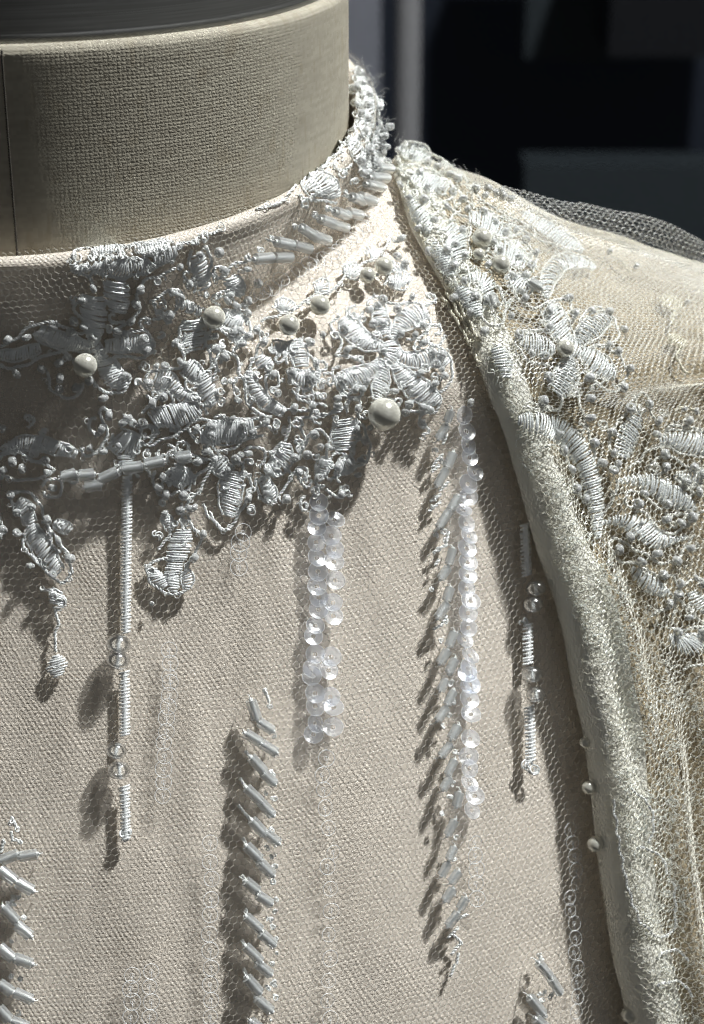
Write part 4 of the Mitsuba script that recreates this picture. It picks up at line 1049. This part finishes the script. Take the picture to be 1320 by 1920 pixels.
applique('shoulder_beadwork', on_sleeve, ZD, mat='m_darkened_lace_silk', cmat='m_lace_cord', fuzz=0.12, outline=0.4, label='dense gathered beadwork with two pearls at the top of the sleeve', br=9.0,
    sat=[[(110, 90, 14), (170, 100, 34), (220, 130, 18)], [(160, 200, 16), (220, 220, 34), (290, 250, 18)], [(300, 400, 20), (330, 460, 44), (340, 530, 22)], [(480, 480, 18), (540, 500, 40), (600, 540, 22)], [(540, 590, 18), (590, 630, 34), (640, 640, 16)], [(380, 600, 16), (440, 620, 30), (460, 700, 14)], [(240, 470, 18), (270, 530, 34), (310, 590, 18)], [(140, 290, 14), (190, 360, 30), (230, 410, 16)], [(380, 360, 20), (450, 380, 36), (510, 420, 20)], [(340, 640, 16), (390, 700, 30), (420, 750, 14)]],
    cords=bunch,
    beads=[(110, 110), (150, 130), (210, 155), (180, 195), (250, 170), (300, 200), (330, 220), (120, 240), (90, 180), (150, 290), (140, 350), (200, 300), (260, 260), (190, 410), (240, 380), (290, 330), (350, 300), (370, 340), (430, 350), (480, 390), (520, 430), (560, 420), (600, 460), (640, 510), (620, 560), (570, 530), (500, 500), (350, 420), (320, 480), (290, 500), (230, 500), (260, 580), (320, 560), (360, 520), (360, 620), (400, 680), (390, 740), (440, 700), (450, 560), (550, 600), (580, 660), (600, 600), (640, 640), (540, 760), (330, 680), (210, 250), (310, 270), (400, 260), (420, 430), (470, 470)],
    pearls=[(417, 470, 42), (490, 570, 40), (410, 525, 26)], loops=[(130, 85, 8), (200, 110, 8), (280, 150, 7), (340, 200, 7), (90, 130, 7), (400, 250, 6), (170, 270, 7), (250, 310, 7), (330, 320, 6), (470, 360, 6), (300, 440, 7), (370, 430, 7), (240, 460, 6), (350, 560, 7), (560, 470, 7), (610, 520, 7), (490, 430, 6), (440, 500, 6), (300, 620, 6), (400, 640, 6), (150, 190, 7), (210, 200, 7), (120, 300, 5), (200, 380, 6)], bugles=[(455, 690, 470, 730)])
filling([(960, 590), (1060, 560), (1180, 620), (1190, 760), (1320, 780), (1320, 1150), (1230, 1160), (1130, 1000), (1100, 860), (990, 760)], 34, 'small curls and tiny beads between the leaves of the sleeve', 304, at=on_sleeve, cmat='m_lace_cord')
# corded fold edge running down from the neck
applique('fold_cord', on_sleeve, ZD, cmat='m_cream', label='cream corded edge of the sleeve fold below the neck',
    cords=[[(78, 190), (72, 250), (90, 330), (130, 420), (180, 490), (235, 570), (290, 650), (345, 745), (400, 835)], [(100, 190), (92, 250), (108, 320), (150, 410), (205, 490), (260, 570), (315, 655), (370, 750), (425, 850)], [(60, 330), (100, 420), (160, 500), (215, 580), (270, 660), (330, 760), (380, 850), (420, 930)], [(120, 230), (125, 310), (175, 400), (225, 475), (280, 560)], [(70, 150), (85, 220), (95, 300), (140, 400)]])

applique('leaf_applique', on_sleeve, ZE, mat='m_darkened_lace_silk', cmat='m_lace_cord', fuzz=0.12, outline=0.4, label='broad curved silver leaf reaching down along the sleeve fold', step=4.9, slant=0.15,
    sat=[[(225, 275, 26), (330, 292, 62), (440, 325, 66), (535, 400, 66), (600, 490, 60), (640, 585, 56), (662, 680, 52), (680, 780, 44), (690, 900, 30), (692, 970, 12)]],
    cords=[[(360, 440), (440, 440), (500, 490), (540, 570), (540, 690)], [(255, 205), (330, 215), (420, 220), (480, 190), (450, 130)], [(560, 640), (600, 740)]], beads=[(397, 25), (350, 165), (540, 565), (485, 460), (545, 690), (610, 740), (635, 155), (625, 30), (835, 90), (635, 265), (655, 415), (700, 530)], br=10.5)
applique('leaf_applique', on_sleeve, ZE, mat='m_darkened_lace_silk', cmat='m_lace_cord', fuzz=0.12, outline=0.4, label='upright pointed leaf at the middle of the sleeve', step=4.9,
    sat=[[(930, 230, 20), (890, 330, 58), (850, 420, 60), (838, 500, 26)]], cords=[[(870, 490), (765, 450), (765, 350), (825, 270), (880, 195), (930, 120), (980, 140), (1005, 230), (1035, 285)], [(890, 130), (910, 180), (880, 250)]],
    beads=[(870, 205), (980, 185), (1035, 285), (755, 350), (1025, 360), (770, 475), (770, 575), (790, 540)], br=10.5)
applique('leaf_applique', on_sleeve, ZE, mat='m_darkened_lace_silk', cmat='m_lace_cord', fuzz=0.12, outline=0.4, label='silver leaf cut by the right edge at mid height', step=4.9, sat=[[(1060, 400, 18), (1150, 395, 50), (1250, 415, 62), (1350, 420, 60), (1440, 430, 40)]],
    cords=[[(1080, 350), (1140, 310), (1220, 320), (1330, 330)], [(860, 575), (930, 510), (1000, 450), (1065, 430)], [(1000, 575), (1030, 510), (1110, 490), (1200, 540), (1330, 560)], [(1010, 580), (1040, 600), (1090, 580)]], beads=[(1210, 285), (1075, 480), (1080, 555), (1245, 560), (1290, 600)], br=10.5)
applique('leaf_applique', on_sleeve, ZE, mat='m_darkened_lace_silk', cmat='m_lace_cord', fuzz=0.12, outline=0.4, label='curved leaf over a beaded loop at the right of the sleeve', step=4.9, sat=[[(805, 645, 12), (900, 632, 28), (1000, 655, 56), (1100, 705, 66), (1200, 755, 48), (1255, 800, 18)], [(1150, 600, 14), (1240, 620, 34), (1340, 620, 30)]],
    cords=[[(800, 640), (795, 700), (760, 780), (715, 830)], [(920, 795), (865, 780), (850, 730), (900, 698), (960, 720), (1040, 790), (1095, 785)], [(915, 810), (1000, 860), (1060, 930), (1150, 940), (1250, 860), (1330, 810)], [(1080, 835), (1150, 830), (1235, 845)], [(1180, 660), (1260, 700), (1330, 740)]], beads=[(945, 715), (910, 775), (1085, 775), (1165, 885), (1080, 865), (1235, 850), (1275, 700), (1200, 640)], br=11)
applique('leaf_applique', on_sleeve, ZE, mat='m_darkened_lace_silk', cmat='m_lace_cord', fuzz=0.12, outline=0.4, label='lower curved leaf over a beaded loop on the sleeve', step=4.9, sat=[[(720, 882, 10), (830, 868, 34), (930, 905, 58), (1030, 980, 52), (1110, 990, 26), (1215, 968, 10)]],
    cords=[[(830, 1070), (780, 1050), (755, 1000), (805, 968), (880, 1020), (960, 1060), (1030, 1110), (1130, 1112), (1190, 1050), (1225, 1000)], [(775, 1050), (805, 1100), (900, 1112)], [(880, 1120), (980, 1160), (1060, 1200), (1130, 1190), (1160, 1250), (1230, 1230), (1330, 1235)]], beads=[(875, 960), (810, 1035), (1020, 1065), (940, 1105), (1140, 1105), (1220, 1030), (1060, 1190), (1160, 1240), (1290, 1240)], br=11)
applique('leaf_applique', on_sleeve, ZE, mat='m_darkened_lace_silk', cmat='m_lace_cord', fuzz=0.12, outline=0.4, label='small diagonal leaf at the lower right of the sleeve', step=4.9, sat=[[(895, 1150, 16), (960, 1215, 42), (1035, 1260, 46), (1100, 1295, 18)], [(1245, 1290, 22), (1300, 1350, 50), (1370, 1400, 30)]],
    cords=[[(1100, 1280), (1180, 1350), (1240, 1410), (1310, 1480)], [(1000, 1430), (1080, 1390), (1150, 1340), (1170, 1260)], [(1130, 1340), (1140, 1400), (1120, 1470)]], beads=[(1095, 1360), (1215, 1440), (1150, 1300)], br=11)
applique('leaf_applique', on_sleeve, ZE, mat='m_darkened_lace_silk', cmat='m_lace_cord', fuzz=0.12, outline=0.4, label='fringed leaf at the right edge above the gathered lace', step=4.9, slant=0.8, sat=[[(1110, 1560, 16), (1180, 1600, 56), (1260, 1590, 62), (1350, 1560, 50)]], cords=[[(1190, 1750), (1260, 1718), (1340, 1720)], [(1100, 1500), (1180, 1510), (1260, 1500), (1340, 1510)]], beads=[(1145, 1530), (1290, 1530)], br=11)
# reverse sides of the embroidery seen through the veil
far = dict(mat='m_cream', cmat='m_cream', step=4.5)
applique('veiled_sprig', on_sleeve, (0, 0, 1), label='small sprigs veiled by the outer tulle', sat=[[(1240, 560, 4), (1258, 568, 10), (1275, 575, 5)], [(1255, 630, 5), (1270, 640, 9), (1285, 650, 4)]], cords=[[(1140, 470), (1160, 490), (1180, 510)], [(1245, 570), (1262, 590), (1258, 610)], [(1275, 650), (1270, 680), (1290, 700)], [(1265, 770), (1290, 765), (1310, 775)]], beads=[(1140, 478), (1278, 768), (1302, 772), (1285, 572), (1190, 505)], br=7, **far)


# gathered lace of the lower sleeve: loops of shiny thread in clusters
def floss(poly, count, lo, hi, r, seed, at=on_sleeve, thresh=0.42, h=0.35):
    g = np.random.default_rng(seed)
    P0 = np.array(poly, float)
    c = g.uniform(P0.min(0), P0.max(0), (count * 6, 2))
    c = c[in_poly(c, poly)]
    q = np.stack([c[:, 0] / 26, c[:, 1] / 40, 0 * c[:, 0]], -1)
    c = c[meshkit.fbm(q, 3, seed) > thresh - 0.1 * g.random(len(c))][:count]
    n, k = len(c), 8
    a = g.uniform(0, 2 * np.pi, (n, 1)) + np.cumsum(g.normal(0, 1.0, (n, k)), 1)
    L = g.uniform(lo, hi, (n, 1)) / (k - 1)
    px = c[:, None] + np.cumsum(np.stack([np.cos(a), np.sin(a)], -1) * L[..., None], 1)
    P, N = at(px)
    P = P + N * (0.05 + 0.5 * h * g.random((n, 1)) * np.sin(np.linspace(0.2, 2.9, k)) + 0.5 * h * g.random((n, 1)))[..., None]
    return tubes(P, r * g.uniform(0.7, 1.2, n), 4, N)


shapes = [([(1020, 880), (1070, 900), (1125, 1000), (1205, 1150), (1150, 1240), (1095, 1200), (1048, 1040)], 420, 0.40),
          ([(1100, 1020), (1180, 1080), (1320, 1330), (1320, 1440), (1220, 1290), (1130, 1150)], 320, 0.40),
          ([(1125, 1200), (1200, 1210), (1270, 1430), (1270, 1760), (1205, 1760), (1165, 1500)], 760, 0.36),
          ([(1250, 1380), (1335, 1400), (1335, 1920), (1220, 1920), (1260, 1700)], 330, 0.48),
          ([(965, 770), (1000, 780), (1020, 890), (1010, 950), (985, 860)], 60, 0.34),
          ([(905, 630), (935, 640), (990, 780), (965, 790), (935, 720)], 60, 0.36)]
fl = [floss(p, int(n * 0.75), 10, 26, 0.065, 101 + i, thresh=t + 0.06, h=0.3) for i, (p, n, t) in enumerate(shapes)]
fl.append(floss([(740, 290), (830, 320), (900, 360), (960, 400), (1020, 520), (930, 600), (850, 560), (760, 400)], 260, 14, 34, 0.10, 106, thresh=0.3, h=0.9))
put('gathered_floss', join(fl), 'm_silver', gown, label='clusters of shiny silver thread on the gathered lower sleeve', kind='stuff')
sc_ = [cord(on_sleeve, p, r=0.15, wav=2) for p in ([(1150, 1500), (1165, 1600), (1185, 1690), (1215, 1745), (1250, 1755), (1265, 1730), (1262, 1650)], [(1180, 1480), (1220, 1520), (1215, 1580)], [(1190, 1590), (1230, 1600), (1250, 1640)], [(1230, 1800), (1260, 1780), (1290, 1800)], [(1230, 1850), (1270, 1840), (1300, 1870)])]
put('gathered_cord', join(sc_), 'm_cord', gown, label='shell-shaped cord loop on the gathered lower sleeve')

# loose fibres along the edges that stand against the dark
g = np.random.default_rng(77)
hair = []
for (u0, v0, u1, v1, n) in ((690, 140, 725, 260, 40), (735, 275, 900, 350, 70), (890, 345, 960, 385, 22), (655, 120, 680, 170, 20)):
    s = g.random(n)
    c = np.stack([u0 + (u1 - u0) * s, v0 + (v1 - v0) * s], -1) + g.normal(0, 5, (n, 2))
    a = g.uniform(-2.6, 0.3, (n, 1)) + np.cumsum(g.normal(0, 0.35, (n, 8)), 1)
    px = c[:, None] + np.cumsum(np.stack([np.cos(a), np.sin(a)], -1) * g.uniform(1.5, 4.5, (n, 1, 1)), 1)
    P0, N0 = on_sleeve(c) if u0 > 730 else on_body(c)
    dist = np.linalg.norm(P0 - EYE, axis=1)
    P = EYE + raydir(px[..., 0], px[..., 1]) * dist[:, None, None]
    hair.append(tubes(P, 0.028, 3))
put('loose_fibre', join(hair), 'm_cord', gown, kind='stuff', label='loose fibres standing off the collar and shoulder edge')

# ------------------------------------------------------------------ behind: a dark, out-of-focus room
def box(x0, x1, y0, y1, z0, z1):
    b = trimesh.creation.box(extents=(x1 - x0, y1 - y0, z1 - z0))
    b.apply_translation(((x0 + x1) / 2, (y0 + y1) / 2, (z0 + z1) / 2))
    return np.array(b.vertices), np.array(b.faces)


def back(u, v, dist):
    """Point at a depth (mm along the view) seen at a pixel."""
    d = raydir(u, v)
    return EYE + d * dist / (d @ FWD)


def slab(u0, u1, v0, v1, dist, depth=60, slope=0.0):
    """An upright slab whose front shows between these pixels."""
    a, b = back(u0, v0, dist), back(u1, v1, dist)
    return box(a[0], b[0], a[1], a[1] + depth, b[2], a[2])


w0 = back(660, 200, 2300)
put('backdrop_wall', box(-2500, 2500, w0[1], w0[1] + 80, -2600, 1600), 'm_wall', smooth=False, kind='structure', label='dark wall of the room behind')
put('pale_panel', slab(560, 716, -300, 420, 1500), 'm_panel', smooth=False, label='pale blue grey panel behind the neck', category='panel')
pa = back(763, 200, 1400)
pole = trimesh.creation.cylinder(radius=9.5, height=900, sections=40)
pole.apply_translation((pa[0], pa[1], pa[2]))
put('metal_pole', (np.array(pole.vertices), np.array(pole.faces)), 'm_pole', smooth=40, label='upright grey metal pole beside the collar', category='pole')
cab = put('display_cabinet', slab(1000, 1500, -300, 150, 1900), 'm_cabinet', smooth=False, label='dim grey green cabinet at the upper right behind the shoulder', category='cabinet')
put('lower_shelf', slab(985, 1500, 312, 620, 1900), 'm_cabinet', cab, smooth=False)
put('equipment_box', slab(1158, 1420, -200, 135, 1750, 120), 'm_black', smooth=False, label='black box standing in front of the cabinet at the top right', category='box')
